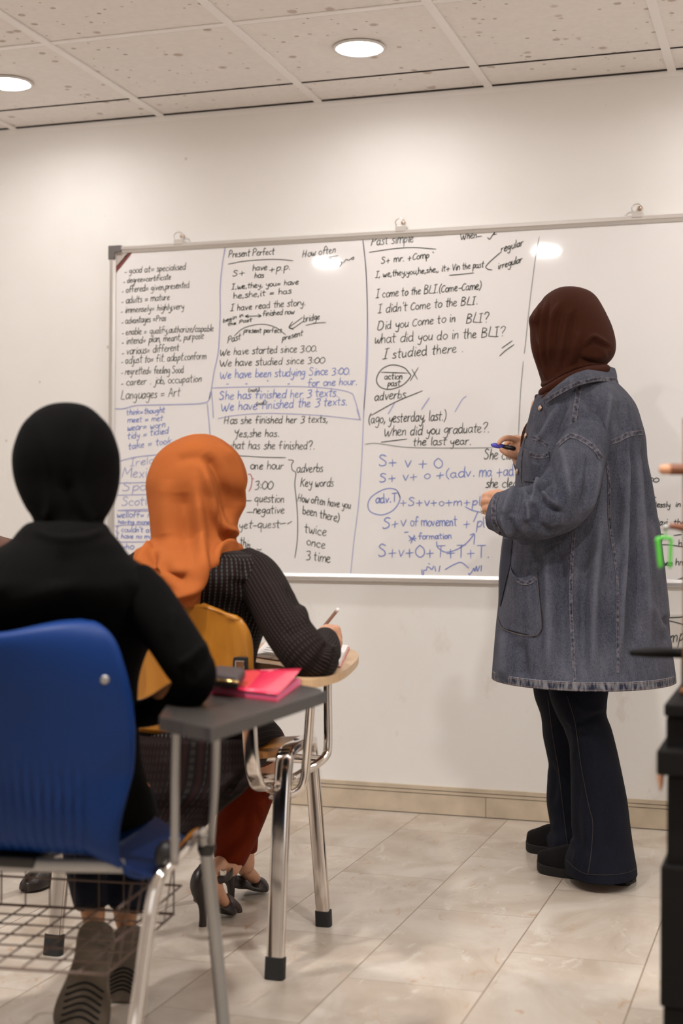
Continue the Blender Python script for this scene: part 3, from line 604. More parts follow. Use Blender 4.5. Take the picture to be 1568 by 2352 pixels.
draw(3, [[(1560, 165), (1530, 330), (1480, 720), (1440, 1100), (1430, 1165)], [(1424, 1232), (1400, 1500), (1382, 1865)]], ink='faint_ink', w=2.3)
for a in [('S+ v + O', 185, 258, 745, 285, 54), ('S+ v+ o +(adv.', 190, 400, 1015, 350, 46), ('ma +ad', 1040, 355, 1345, 345, 54), ('adv.T', 155, 582, 345, 570, 42), ('+S+v+o+m+pl', 362, 605, 1060, 600, 42), ('S+v', 215, 800, 425, 775, 50), ('of movement', 455, 780, 855, 775, 46),
          ('+ pl .', 905, 790, 1165, 785, 52), ('formation', 525, 892, 810, 885, 30), ('S+v+O+T+T+T.', 180, 1040, 1140, 1050, 60)]:
    text(4, *a, ink=BL, w=3.4, slant=.02)
draw(4, [[(370, 530), (330, 465), (240, 460), (130, 520), (92, 590), (115, 655), (210, 682), (310, 640), (365, 555), (352, 490)], [(925, 612), (980, 640), (1060, 660)], [(1033, 660), (1015, 700), (997, 740)],
         [(680, 910), (690, 960), (760, 1002), (860, 975), (940, 920), (1000, 850)], [(968, 855), (1005, 848), (1000, 935)], [(440, 860), (500, 905)], [(445, 905), (495, 865)], [(450, 880), (505, 885)], [(460, 925), (490, 855)], [(405, 832), (438, 828)],
         [(555, 1150), (556, 1190), (568, 1196), (570, 1160), (592, 1155), (600, 1128), (622, 1135), (640, 1150), (655, 1120)], [(665, 1125), (672, 1165)], [(710, 1118), (700, 1170)], [(612, 1098), (620, 1104)], [(752, 1152), (820, 1112), (890, 1090), (955, 1137)],
         [(955, 1180), (962, 1195), (985, 1165), (1000, 1140), (1008, 1165), (1022, 1122), (1030, 1165), (1050, 1120)], [(1065, 1115), (1062, 1165)], [(965, 1212), (972, 1215)]], ink=BL, w=3.0)
for a in [('She cleans', 1085, 205, 1440, 205, 50), ('she cleans', 1098, 450, 1450, 440, 44)]: text(4, *a, w=3.1)
for a in [('think=thought', 245, 262, 680, 232, 38), ('meet = met', 255, 348, 655, 325, 38), ('wear= worn', 250, 440, 682, 398, 42), ('tidy = tidied', 255, 535, 720, 465, 42), ('take = took', 265, 650, 750, 580, 44)]: text(5, *a, ink=BL, w=2.5)
for a in [('Ireland', 285, 838, 700, 790, 48), ('Mexico', 185, 965, 620, 960, 62), ('Spain', 195, 1115, 620, 1110, 58), ('Scotland', 190, 1280, 680, 1270, 56), ('welloff= rich', 135, 1415, 620, 1415, 40), ('having money,', 150, 1482, 560, 1490, 26), ("I couldn't afford", 125, 1575, 680, 1585, 34), ('I have no money', 125, 1648, 640, 1655, 32), ('who', 170, 1775, 330, 1770, 40)]:
    text(5, *a, ink=PB if a[0][0] in 'IMS' and a[5] > 45 else BL, w=2.6 if a[5] < 50 else 3.2)
draw(5, [[(120, 190), (210, 190), (350, 155), (560, 148), (900, 140), (1100, 128), (1170, 95), (1190, 0)]], ink=PB, w=3.2)
draw(5, [[(1155, 130), (1180, 400), (1190, 520)], [(165, 780), (350, 735), (620, 705)], [(140, 1028), (450, 1020), (700, 1012)], [(130, 1165), (480, 1155), (700, 1150)], [(150, 1335), (300, 1328), (700, 1315)], [(150, 1338), (400, 1340), (700, 1345)], [(120, 1510), (300, 1495), (640, 1500)], [(150, 1690), (450, 1690), (640, 1700)]], ink=PB, w=3.0)
draw(1, [[(1360, 122), (1325, 330), (1300, 600), (1300, 900), (1280, 1300), (1230, 1550), (1195, 1780), (1180, 1840)]], ink=PB, w=3.0)
draw(2, [[(20, 1450), (300, 1440), (800, 1435), (1100, 1450), (1330, 1490), (1380, 1560), (1430, 1733)], [(1458, 45), (1490, 400), (1502, 900), (1498, 1250), (1470, 1600), (1460, 1733)], [(20, 1450), (35, 1640), (40, 1733)]], ink=PB, w=2.8)
draw(6, [[(0, 100), (150, 70), (450, 45), (800, 50), (1150, 72), (1480, 108), (1500, 100), (1470, 0)], [(1545, 0), (1525, 500), (1490, 1000), (1440, 1400), (1405, 1752)]], ink=PB, w=2.4)
for a in [('Has she finished her 3 texts,', 62, 155, 1165, 140, 46), ('Yes,she has.', 170, 295, 655, 290, 46), ('what has she finished?.', 90, 420, 1030, 425, 50), ('one hour', 340, 635, 700, 635, 50), ('3:00', 388, 848, 582, 845, 58), ('ever _ question', 90, 975, 705, 988, 50), ('never _negative', 60, 1100, 705, 1105, 46), ('yet-quest', 222, 1265, 660, 1255, 50),
          ('this', 235, 1430, 345, 1490, 50), ('adverbs', 832, 668, 1115, 662, 52), ('Key words', 870, 818, 1225, 820, 52), ('How often have you', 840, 975, 1405, 1055, 46), ('been there)', 895, 1105, 1290, 1195, 50), ('twice', 915, 1300, 1150, 1345, 56), ('once', 935, 1435, 1140, 1480, 52), ('3 time', 930, 1590, 1190, 1625, 56)]:
    text(6, *a, w=2.7)
draw(6, [[(0, 495), (240, 494), (480, 508), (718, 513)], [(745, 535), (800, 545), (780, 590), (790, 645), (825, 675), (815, 800), (835, 1000), (845, 1200), (840, 1400), (815, 1575)], [(660, 1215), (720, 1205)], [(735, 1215), (782, 1188)], [(412, 1478), (440, 1490), (462, 1480)], [(425, 1535), (420, 1505), (432, 1535)]], w=2.4)
draw(6, [[(320, 690), (345, 690), (362, 740), (352, 820), (330, 868)], [(370, 733), (380, 740)]], ink='red_ink', w=2.6)
for a in [('3:00', 40, 650, 455, 650, 62), ('carelessly', 120, 1130, 665, 1135, 62), ('in the', 755, 1125, 1150, 1125, 60), ('taxi', 395, 1480, 610, 1480, 72), ('there', 725, 1480, 1080, 1480, 66), ('h', 815, 1880, 905, 1890, 70), ('between', 430, 2260, 700, 2260, 66), ('hm', 760, 2250, 960, 2260, 70)]: text(8, *a, w=3.2)
draw(8, [[(420, 1655), (535, 1655)], [(730, 1680), (880, 1660)], [(440, 1790), (480, 1835), (510, 1740), (535, 1720)], [(480, 1858), (650, 1862), (1050, 1920)], [(320, 940), (385, 945)]], w=3.0)
draw(0, [[(1525, 1333), (1600, 1330)], [(1525, 1340), (1560, 1330), (1600, 1312)]], w=3.0)
draw(0, [[(1388, 506), (1390, 516)]], w=2.4)
# ---------------------------------------------------------------- person parts
def head(mb, c, f, up=(0, 0, 1), s=1.0):
    """head with brow, nose, eye sockets, lips, ears; c = centre, f = facing direction"""
    c = np.array(c, float); f = np.array(f, float); f /= np.linalg.norm(f); u = np.array(up, float); u -= f*(u@f); u /= np.linalg.norm(u); r = np.cross(f, u)
    Mx = np.stack([r, f, u], 1); W = lambda x, y, z: c+Mx@np.array([x, y, z])*s
    mb.ball(W(0, -.005, .02), (.072*s, .090*s, .092*s), M=Mx); mb.ball(W(0, .028, -.055), (.052*s, .058*s, .060*s), M=Mx)
    mb.tube([W(0, .084, .012), W(0, .100, -.018), W(0, .104, -.030)], [.006*s, .010*s, .012*s], round0=True, round1=True)
    for q in (-1, 1):
        mb.ball(W(q*.030, .078, .022), (.016*s, .010*s, .007*s), M=Mx, seg=10); mb.ball(W(q*.074, -.005, .0), (.006*s, .016*s, .030*s), M=Mx, seg=10)
    mb.ball(W(0, .086, -.060), (.020*s, .008*s, .005*s), M=Mx, seg=10); mb.ball(W(0, .085, -.069), (.017*s, .008*s, .005*s), M=Mx, seg=10); mb.ball(W(0, .078, -.098), (.018*s, .014*s, .014*s), M=Mx, seg=10)
    return W, Mx
def face_details(t, W, Mx, s=1.0):
    for q in (-1, 1):
        MB().ball(W(q*.030, .078, .008), (.012*s, .008*s, .006*s), M=Mx, seg=12).build('eye', M['eye'], t)
    MB().ball(W(0, .091, -.064), (.018*s, .005*s, .006*s), M=Mx, seg=12).build('lips', M['lips'], t)
def open_face(mb, W, Mx, c):
    """cut the face opening out of a scarf"""
    V = mb.verts(); f = Mx[:, 1]; q = V-np.array(W(0, 0, -.02)); L = np.linalg.norm(q, axis=1)
    x = q@Mx[:, 0]; z = q@Mx[:, 2]; y = q@f
    hole = (y > .02) & ((x/.058)**2+((z+.005)/.082)**2 < 1)
    mb.f, mb.uv = [g for g in mb.f if not all(hole[k] for k in g)], {}
    return mb
# ---------------------------------------------------------------- teacher
tp = at_z(1400, 2010); tp[2] = 0
teacher = thing('person', tp, 'standing woman in brown headscarf, long denim jacket and dark flared jeans facing the whiteboard', 'person')
TF = np.array([-.88, .45, -.03])      # facing
bd = MB()
hW, hM = head(bd, px(1306, 772, 4.06), TF, s=1.0)
bd.tube([px(1312, 800, 4.07), px(1320, 850, 4.07), px(1330, 900, 4.06)], [.056, .055, .062], seg=16, round0=True, round1=True)
loft([(870, 1290, 1370, 4.06, .06), (905, 1250, 1420, 4.06, .09), (960, 1235, 1440, 4.06, .11), (1060, 1225, 1440, 4.05, .12), (1180, 1225, 1435, 4.05, .11), (1300, 1225, 1440, 4.05, .13), (1390, 1235, 1435, 4.05, .14)], mb=bd, n=4, seg=32)
limb([(1372, 965, 4.02, 34), (1345, 1010, 3.90, 36), (1312, 1150, 3.80, 34), (1220, 1172, 3.80, 30), (1150, 1160, 3.83, 22)], mb=bd, round0=True, round1=True)      # left arm
limb([(1255, 940, 4.22, 38), (1258, 1060, 4.30, 36), (1245, 1120, 4.30, 33), (1208, 1065, 4.22, 25), (1190, 1040, 4.16, 21)], mb=bd, round0=True, round1=True)         # right arm
limb([(1380, 1390, 4.03, 58), (1331, 1600, 4.0, 48), (1366, 1720, 3.98, 40), (1388, 1880, 3.95, 32), (1400, 1985, 3.95, 28)], mb=bd, round0=True)
limb([(1300, 1390, 4.12, 56), (1278, 1600, 4.17, 40), (1298, 1740, 4.23, 34), (1300, 1860, 4.26, 30), (1296, 1920, 4.27, 26)], mb=bd, round0=True)
for q in ([(1400, 1990, 3.93, 26), (1330, 1995, 4.02, 24), (1270, 1992, 4.09, 18)], [(1295, 1930, 4.27, 24), (1262, 1938, 4.32, 22), (1232, 1938, 4.36, 16)]): limb(q, mb=bd, round0=True, round1=True)
# near hand: loose fist, back of the hand to the room
def fing(nodes): limb(nodes, mb=bd, seg=12, sub=4, round0=True, round1=True)
limb([(1160, 1158, 3.83, 22), (1146, 1156, 3.838, 21), (1132, 1154, 3.85, 16)], mb=bd, seg=20, round0=True, round1=True)
limb([(1150, 1140, 3.84, 16), (1130, 1136, 3.845, 12)], mb=bd, round0=True, round1=True); limb([(1150, 1172, 3.835, 17), (1131, 1174, 3.845, 13)], mb=bd, round0=True, round1=True)
fing([(1134, 1135, 3.845, 9), (1116, 1138, 3.85, 8.5), (1112, 1147, 3.885, 7.5), (1122, 1152, 3.91, 6.8)])
fing([(1131, 1148, 3.845, 9), (1113, 1150, 3.848, 8.6), (1110, 1160, 3.885, 7.5), (1121, 1165, 3.91, 6.8)])
fing([(1131, 1163, 3.845, 9), (1116, 1167, 3.85, 8.2), (1112, 1174, 3.885, 7.3), (1121, 1178, 3.91, 6.6)])
fing([(1134, 1178, 3.845, 8), (1122, 1184, 3.85, 7.2), (1119, 1190, 3.88, 6.5), (1127, 1191, 3.905, 6)])
fing([(1152, 1134, 3.86, 9), (1140, 1131, 3.90, 8), (1124, 1140, 3.92, 7.5), (1117, 1150, 3.925, 6.8)])
# far hand: pen grip
limb([(1200, 1046, 4.16, 18), (1194, 1036, 4.155, 18), (1190, 1022, 4.155, 15)], mb=bd, seg=20, round0=True, round1=True)
limb([(1196, 1024, 4.15, 16), (1186, 1016, 4.15, 13)], mb=bd, round0=True, round1=True)
fing([(1186, 1011, 4.14, 8.2), (1169, 1006, 4.125, 7.4), (1154, 1009, 4.115, 6.6), (1145, 1018, 4.110, 5.4)])
fing([(1188, 1014, 4.155, 8), (1176, 1010, 4.172, 7.2), (1164, 1019, 4.18, 6.4), (1160, 1028, 4.165, 5.5)])
fing([(1192, 1010, 4.16, 9), (1184, 1006, 4.18, 8), (1176, 1014, 4.20, 7), (1178, 1025, 4.20, 6.3)])
fing([(1198, 1012, 4.165, 8), (1194, 1008, 4.19, 7.2), (1188, 1016, 4.21, 6.2), (1190, 1025, 4.205, 5.6)])
fing([(1189, 1049, 4.14, 10.5), (1176, 1046, 4.12, 9), (1162, 1040, 4.108, 7.6), (1151, 1033, 4.105, 5.8)])
bd.build('body', M['skin'], teacher, remesh=.003)
face_details(teacher, hW, hM)
for x, y, d in ((1146, 1017, 4.110),): MB().ball(px(x, y, d), (.004, .003, .005), seg=10).build('nail', M['nail'], teacher)
rg = MB(); rc = px(1116, 1171, 3.857); rd = px(1122, 1168, 3.85)-px(1110, 1173, 3.86); rd /= np.linalg.norm(rd); ru = np.cross(rd, (0, 0, 1)); ru /= np.linalg.norm(ru); rv = np.cross(rd, ru)
rg.rings([rc+rd*(.0022*math.cos(a))+(.0105+.0018*math.sin(a))*(np.cos(t_)*ru+np.sin(t_)*rv) for t_ in np.linspace(0, 2*math.pi, 33) for a in ()] or [np.array([rc+rd*(.0024*math.cos(a))+(.0108+.0018*math.sin(a))*(math.cos(t)*ru+math.sin(t)*rv) for a in np.linspace(0, 2*math.pi, 8, endpoint=False)]) for t in np.linspace(0, 2*math.pi, 33)], cap0=False, cap1=False)
ro = rg.build('ring', M['gold'], teacher); MB().ball(px(1107, 1173, 3.862), (.005, .005, .0095), seg=16).build('ring_face', M['silver'], ro)
# scarf
hj = loft([(659.5, 1296, 1312, 4.07, .012), (663, 1280, 1333, 4.07, .04), (671, 1264, 1354, 4.07, .068), (684, 1248, 1369, 4.07, .088), (705, 1232, 1382, 4.07, .104), (729, 1215.5, 1394, 4.07, .112), (755, 1216.5, 1405, 4.07, .114), (785, 1218, 1412, 4.065, .113), (808, 1222, 1411.5, 4.06, .108), (825, 1227, 1404, 4.06, .098), (840, 1232, 1391, 4.06, .088), (862, 1239, 1386, 4.06, .082), (885, 1245, 1380, 4.06, .082), (912, 1242, 1375, 4.06, .085), (930, 1245, 1370, 4.06, .08)], n=9, seg=150)
R_ = 7
hj.crease([([(1222, 722), (1226, 790), (1245, 850)], 4.5, -0.0105), ([(1229, 716), (1231, 780), (1236, 800)], 4, 0.0075), ([(1246, 690), (1234, 740), (1233, 800), (1247, 860)], 4.5, -0.0105), ([(1240, 700), (1229, 745)], 4, 0.0075), ([(1256, 692), (1244, 745), (1244, 830), (1254, 870)], 4, 0.0090), ([(1262, 690), (1252, 735), (1250, 800), (1258, 865)], 4, -0.0090),
           ([(1284, 694), (1268, 730), (1260, 780), (1258, 850)], 4.5, 0.0075), ([(1290, 700), (1276, 745), (1270, 800), (1268, 850)], 5, -0.0090), ([(1309, 710), (1300, 735), (1290, 790), (1283, 850)], 4.5, 0.0083), ([(1318, 715), (1306, 760), (1296, 840)], 5, -0.0075), ([(1326, 760), (1316, 800), (1304, 845)], 6, 0.0060), ([(1340, 780), (1330, 820), (1316, 850)], 6, -0.0090)])
hj.crease([([(1330, 818), (1342, 793), (1360, 773), (1378, 781), (1398, 792)], 5, 0.0090), ([(1334, 812), (1346, 796), (1362, 782), (1380, 790), (1400, 800)], 6, -0.0105), ([(1332, 822), (1345, 830), (1368, 836), (1390, 836)], 5, -0.0090), ([(1350, 815), (1372, 818), (1396, 812)], 9, 0.0060)])
hj.crease([([(1240, 885), (1262, 880), (1300, 855), (1340, 840), (1392, 838)], 5, .010), ([(1241, 893), (1268, 886), (1305, 862), (1345, 849), (1392, 845)], 3.2, -.006), ([(1244, 905), (1275, 892), (1310, 870), (1350, 857)], 4, .006), ([(1246, 915), (1280, 900), (1320, 876)], 3, -.004)])
open_face(hj, hW, hM, None)
hj.tube([px(1248, 915, 4.06), px(1236, 955, 4.09), px(1214, 985, 4.10), px(1206, 1008, 4.10), px(1200, 1024, 4.10)], [.026, .016, .014, .013, .007], seg=20, round1=True)
hj.tube([px(1392, 846, 4.0), px(1350, 852, 3.955), px(1305, 868, 3.945), px(1266, 889, 3.965), px(1246, 900, 4.01), px(1244, 905, 4.05)], np.array([9, 11, 11, 10, 9, 7])*4.0/F_PX, seg=20, round0=True, round1=True); hj.tube([px(1385, 862, 4.0), px(1330, 872, 3.965), px(1285, 890, 3.965), px(1255, 912, 3.985), px(1246, 922, 4.03)], np.array([9, 11, 11, 10, 8])*4.0/F_PX, seg=20, round0=True, round1=True)
sc = hj.build('headscarf', M['brown_cloth'], teacher)
# jacket
JR = [(872, 1300, 1408, 4.06, .085), (884, 1262, 1420, 4.06, .115), (905, 1236, 1440, 4.06, .145), (933, 1222, 1459, 4.06, .175), (970, 1212, 1471, 4.06, .195), (1010, 1202, 1481, 4.06, .205), (1062, 1186, 1487, 4.06, .21), (1103, 1184, 1494, 4.06, .215), (1145, 1180, 1501, 4.06, .215), (1218, 1158, 1511, 4.06, .22), (1311, 1147, 1523, 4.06, .235), (1383, 1145, 1531, 4.06, .245), (1433, 1140, 1535, 4.06, .25), (1492, 1135, 1539, 4.06, .275), (1535, 1131.5, 1545, 4.06, .29), (1558, 1130.5, 1547, 4.06, .30)]
jk = loft(JR, n=8, seg=180, cap0=False, cap1=False)
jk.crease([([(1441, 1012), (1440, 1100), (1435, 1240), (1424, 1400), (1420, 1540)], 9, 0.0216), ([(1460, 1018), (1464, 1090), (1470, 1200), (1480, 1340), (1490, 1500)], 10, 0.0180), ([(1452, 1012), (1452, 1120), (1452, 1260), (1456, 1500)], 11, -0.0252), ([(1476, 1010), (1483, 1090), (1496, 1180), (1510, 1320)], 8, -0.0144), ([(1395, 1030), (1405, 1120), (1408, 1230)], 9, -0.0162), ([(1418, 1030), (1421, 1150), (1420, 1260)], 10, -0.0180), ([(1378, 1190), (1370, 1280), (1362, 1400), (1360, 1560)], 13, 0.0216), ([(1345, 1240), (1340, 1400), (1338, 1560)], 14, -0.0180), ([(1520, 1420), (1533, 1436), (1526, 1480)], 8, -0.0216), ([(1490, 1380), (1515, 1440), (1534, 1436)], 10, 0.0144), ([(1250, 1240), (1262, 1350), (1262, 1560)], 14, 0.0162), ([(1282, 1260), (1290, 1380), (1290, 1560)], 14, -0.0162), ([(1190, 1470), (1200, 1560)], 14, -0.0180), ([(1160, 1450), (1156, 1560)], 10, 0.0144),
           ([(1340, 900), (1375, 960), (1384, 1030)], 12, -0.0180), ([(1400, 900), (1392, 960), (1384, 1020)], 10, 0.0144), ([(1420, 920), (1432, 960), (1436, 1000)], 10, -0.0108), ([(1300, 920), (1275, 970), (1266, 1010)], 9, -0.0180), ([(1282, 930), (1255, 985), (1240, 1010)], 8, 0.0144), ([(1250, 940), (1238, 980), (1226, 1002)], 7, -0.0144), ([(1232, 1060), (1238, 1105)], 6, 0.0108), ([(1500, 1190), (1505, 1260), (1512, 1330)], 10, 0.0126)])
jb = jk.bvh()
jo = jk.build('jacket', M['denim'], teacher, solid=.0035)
# near sleeve
SL = [(1372, 945, 4.03, 40), (1354, 995, 3.925, 56), (1331, 1052, 3.855, 61), (1312, 1105, 3.81, 66), (1290, 1150, 3.785, 68), (1250, 1172, 3.775, 66), (1205, 1180, 3.78, 63), (1165, 1178, 3.80, 56), (1144, 1175, 3.81, 47), (1136, 1173, 3.815, 44)]
sv = limb(SL, seg=110, sub=12)
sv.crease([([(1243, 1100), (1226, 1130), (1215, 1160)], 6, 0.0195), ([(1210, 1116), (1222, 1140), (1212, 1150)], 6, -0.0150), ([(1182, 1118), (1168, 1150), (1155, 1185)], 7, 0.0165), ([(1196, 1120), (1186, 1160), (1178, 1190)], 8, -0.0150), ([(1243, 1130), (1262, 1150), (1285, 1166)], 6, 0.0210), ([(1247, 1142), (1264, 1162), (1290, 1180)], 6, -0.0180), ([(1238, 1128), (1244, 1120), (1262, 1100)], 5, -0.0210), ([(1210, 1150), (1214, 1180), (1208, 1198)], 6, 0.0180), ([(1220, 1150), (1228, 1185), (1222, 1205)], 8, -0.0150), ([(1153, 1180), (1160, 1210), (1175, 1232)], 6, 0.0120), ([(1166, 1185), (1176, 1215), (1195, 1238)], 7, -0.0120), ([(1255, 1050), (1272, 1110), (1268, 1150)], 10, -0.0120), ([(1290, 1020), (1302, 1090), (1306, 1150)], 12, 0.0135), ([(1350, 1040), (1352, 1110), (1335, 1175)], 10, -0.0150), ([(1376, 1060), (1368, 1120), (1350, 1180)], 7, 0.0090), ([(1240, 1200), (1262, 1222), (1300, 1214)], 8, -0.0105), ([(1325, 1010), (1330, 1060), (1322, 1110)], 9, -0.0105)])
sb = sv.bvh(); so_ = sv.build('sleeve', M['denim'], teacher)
limb([(1285, 945, 4.20, 34), (1266, 985, 4.27, 44), (1256, 1045, 4.32, 54), (1246, 1100, 4.31, 52), (1222, 1078, 4.26, 38), (1207, 1058, 4.20, 30)], seg=48, sub=8).build('sleeve', M['denim'], teacher)
# cuff, hem, seams, pockets, buttons, collar
def on(b, pts, w, name, m='denim_seam', par=None, off=.0016): mb = seam(b, pts, w, off); return mb.build(name, M[m], par or jo, solid=0) if mb.v else None
on(sb, [(1149, 1122), (1139, 1140), (1134, 1165), (1135, 1195), (1144, 1216), (1158, 1232)], 11, 'cuff', par=so_)
on(sb, [(1309, 1000), (1333, 1008), (1363, 1029), (1380, 1053)], 11, 'armhole_seam', par=so_); on(sb, [(1309, 1000), (1291, 1014), (1270, 1034)], 9, 'armhole_seam', par=so_)
HEM = [(x, None) for x in range(1134, 1547, 12)]
hb = MB(); HR = loft([(1541, 1131, 1545.5, 4.06, .295), (1552, 1130.3, 1546.8, 4.06, .300), (1560, 1130, 1547.5, 4.06, .303)], n=4, seg=180, cap0=False, cap1=False, uscale=30, vscale=40)
ths = np.linspace(0, 2*math.pi, 180, endpoint=False); HV = HR.verts()
HR.build('hem_band', M['hem'], jo, solid=.003)
on(jb, [(1330, 887), (1319, 957), (1312, 990)], 12, 'shoulder_seam'); on(jb, [(1385, 1020), (1416, 1011), (1443, 998), (1474, 993)], 11, 'yoke_seam'); on(jb, [(1222, 1005), (1240, 1011), (1257, 1023)], 9, 'yoke_seam')
on(jb, [(1386, 1030), (1397, 1093), (1398, 1187), (1406, 1249), (1418, 1330), (1419, 1405), (1419, 1498), (1418, 1545)], 6, 'back_seam'); on(jb, [(1318, 1225), (1312, 1311), (1312, 1405), (1316, 1498), (1320, 1572)], 7, 'side_seam')
on(jb, [(1204, 1010), (1197, 1060), (1196, 1108)], 2, 'placket_edge'); on(jb, [(1175, 1245), (1170, 1300)], 4, 'placket_edge')
def pocket(b, left, right, top_lift, top_sag, name, stitch):
    """patch pocket: left/right edges as pixel polylines from top to bottom; the mouth hangs open"""
    Lp, Rp = cr(np.array(left, float), 6), cr(np.array(right, float), 6); n = 22; mb = MB(); V = []
    ti = lambda P, t: np.array([np.interp(t*(len(P)-1), range(len(P)), P[:, k]) for k in (0, 1)])
    for i in range(n+1):
        t = i/n; a, c = ti(Lp, t), ti(Rp, t)
        for k in range(n+1):
            s = k/n; p = a*(1-s)+c*s; p[1] += top_sag*(1-t)**1.5*4*s*(1-s)
            h = stick(b, *p, .003+top_lift*(1-t)**2*4*s*(1-s))
            V.append(h[0] if h else px(p[0], p[1], 3.85))
    F = [(i*(n+1)+k, (i+1)*(n+1)+k, (i+1)*(n+1)+k+1, i*(n+1)+k+1) for i in range(n) for k in range(n)]
    mb.add(V, F); o = mb.build(name, M['denim'], jo, solid=.0025)
    pb = mb.bvh(); q = [(tuple(ti(Lp, 0.03)*(1-s)+ti(Rp, 0.03)*s+np.array([0, top_sag*4*s*(1-s)+4]))) for s in np.linspace(.02, .98, 9)]
    on(pb, q, 10, 'pocket_hem', par=o); return o
pocket(jb, [(1173, 1302), (1166, 1350), (1150, 1400), (1145, 1420), (1158, 1445)], [(1234, 1310), (1240, 1370), (1246, 1436), (1241, 1452), (1228, 1462)], .016, 22, 'pocket', True)
pocket(jb, [(1203, 1027), (1203, 1070), (1204, 1106)], [(1262, 1037), (1264, 1075), (1264, 1112)], .012, 9, 'pocket', True)
on(jb, [(1235, 1315), (1240, 1370), (1246, 1434), (1236, 1458), (1210, 1460), (1160, 1446), (1146, 1422)], 1.6, 'pocket_stitch', m='thread', off=.005)
for x, y in ((1242, 938), (1209, 1001), (1189.5, 1083)):
    h = stick(jb, x, y, .003)
    if h: MB().lathe([(.0005, .0035), (.0055, .003), (.0075, .0012), (.0078, -.001), (.0005, -.002)], h[0], axis=h[1], seg=20).build('button', M['copper'], jo)
cl = MB(); CU = [(1392, 841, 4.03), (1350, 848, 3.94), (1310, 862, 3.90), (1275, 888, 3.91), (1243, 916, 3.95)]; CL_ = [(1417, 880, 4.02), (1372, 877, 3.925), (1322, 889, 3.875), (1286, 908, 3.885), (1250, 928, 3.93)]
CU2 = [(1412, 846, 4.10), (1404, 843, 4.06)]; CL2 = [(1417, 878, 4.12), (1418, 880, 4.07)]
Up = cr(np.array([px(*p) for p in CU2+CU]), 8); Lo = cr(np.array([px(*p) for p in CL2+CL_]), 8)
V = []; 
for t in np.linspace(0, 1, 8):
    for a, b in zip(Up, Lo): V.append(a*(1-t)+b*t-FH*.012*math.sin(t*math.pi))
n = len(Up); cl.add(V, [(i*n+k, i*n+k+1, (i+1)*n+k+1, (i+1)*n+k) for i in range(7) for k in range(n-1)])
cbv = cl.bvh(); co = cl.build('collar', M['denim'], jo, solid=.005)
on(cbv, [(1250, 922), (1286, 900), (1322, 882), (1370, 871), (1412, 872)], 9, 'collar_hem', par=co)
# front panel beyond the opening
fp = MB(); V = []; ny = 24
for i in range(ny+1):
    y = 1238+154*i/ny; xl = np.interp(y, [1238, 1305, 1367, 1392], [1158, 1151, 1149, 1148]); xr = np.interp(y, [1238, 1300, 1345, 1392], [1177, 1172, 1161, 1150])
    for k in range(7):
        h = stick(jb, xl+(xr-xl)*k/6, y, .0025); V.append(h[0] if h else (V[-1] if V else px(xl, y, 4.0)))
fp.add(V, [(i*7+k, i*7+k+1, i*7+k+8, i*7+k+7) for i in range(ny) for k in range(6)]); fp.build('lining', M['denim_in'], jo)
# jeans: two legs, near one over the far one
lg = loft([(1555, 1258, 1402, 4.02, .10), (1600, 1262, 1394, 4.0, .095), (1640, 1277, 1392, 3.99, .09), (1672, 1293, 1403, 3.985, .086), (1710, 1307, 1413, 3.98, .084), (1750, 1310, 1422, 3.975, .085), (1830, 1311, 1438, 3.965, .09), (1893, 1311, 1446, 3.955, .1), (1930, 1314, 1451, 3.95, .11), (1962, 1301, 1456, 3.945, .125), (1985, 1297, 1460, 3.94, .135), (2003, 1299, 1462, 3.935, .14)], n=7, seg=110, cap1=False, tilt=.0)
lg.crease([([(1292, 1672), (1330, 1660), (1390, 1634)], 6, -.006), ([(1300, 1640), (1320, 1690), (1318, 1760)], 8, .006), ([(1330, 1780), (1322, 1880), (1330, 1960)], 9, -.008), ([(1345, 1860), (1348, 1940), (1352, 2010)], 8, .008), ([(1312, 1925), (1325, 1950), (1320, 1990)], 7, .008), ([(1385, 1860), (1395, 1960)], 12, -.006), ([(1315, 1610), (1350, 1635), (1392, 1626)], 7, .006)])
lb = lg.bvh(); lo_ = lg.build('trouser_leg', M['jeans'], teacher, solid=.003)
on(lb, [(1303, 1600), (1318, 1650), (1325, 1690), (1335, 1760), (1352, 1850), (1361, 1890), (1358, 1950), (1350, 2008)], 1.6, 'leg_seam', m='jean_thread', par=lo_); on(lb, [(1302, 1975), (1325, 1997), (1350, 2008), (1400, 2010), (1440, 2004), (1460, 1994)], 1.4, 'leg_hem', m='jean_thread', par=lo_)
fg = loft([(1555, 1222, 1330, 4.15, .09), (1600, 1227, 1325, 4.17, .085), (1645, 1242, 1328, 4.19, .08), (1693, 1247, 1332, 4.21, .078), (1744, 1257, 1338, 4.23, .078), (1787, 1257, 1340, 4.24, .08), (1840, 1255, 1342, 4.25, .084), (1880, 1261, 1342, 4.26, .09), (1904, 1265, 1342, 4.26, .098), (1922, 1255, 1342, 4.26, .105), (1945, 1258, 1342, 4.255, .112), (1957, 1262, 1342, 4.25, .115)], n=7, seg=90, cap1=False)
fg.crease([([(1258, 1745), (1275, 1790), (1268, 1850)], 8, -.006), ([(1270, 1880), (1282, 1925), (1275, 1955)], 8, .006)])
fb_ = fg.bvh(); fo = fg.build('trouser_leg', M['jeans'], teacher, solid=.003); on(fb_, [(1258, 1600), (1268, 1680), (1283, 1770), (1292, 1850), (1298, 1900), (1304, 1955)], 1.6, 'leg_seam', m='jean_thread', par=fo)
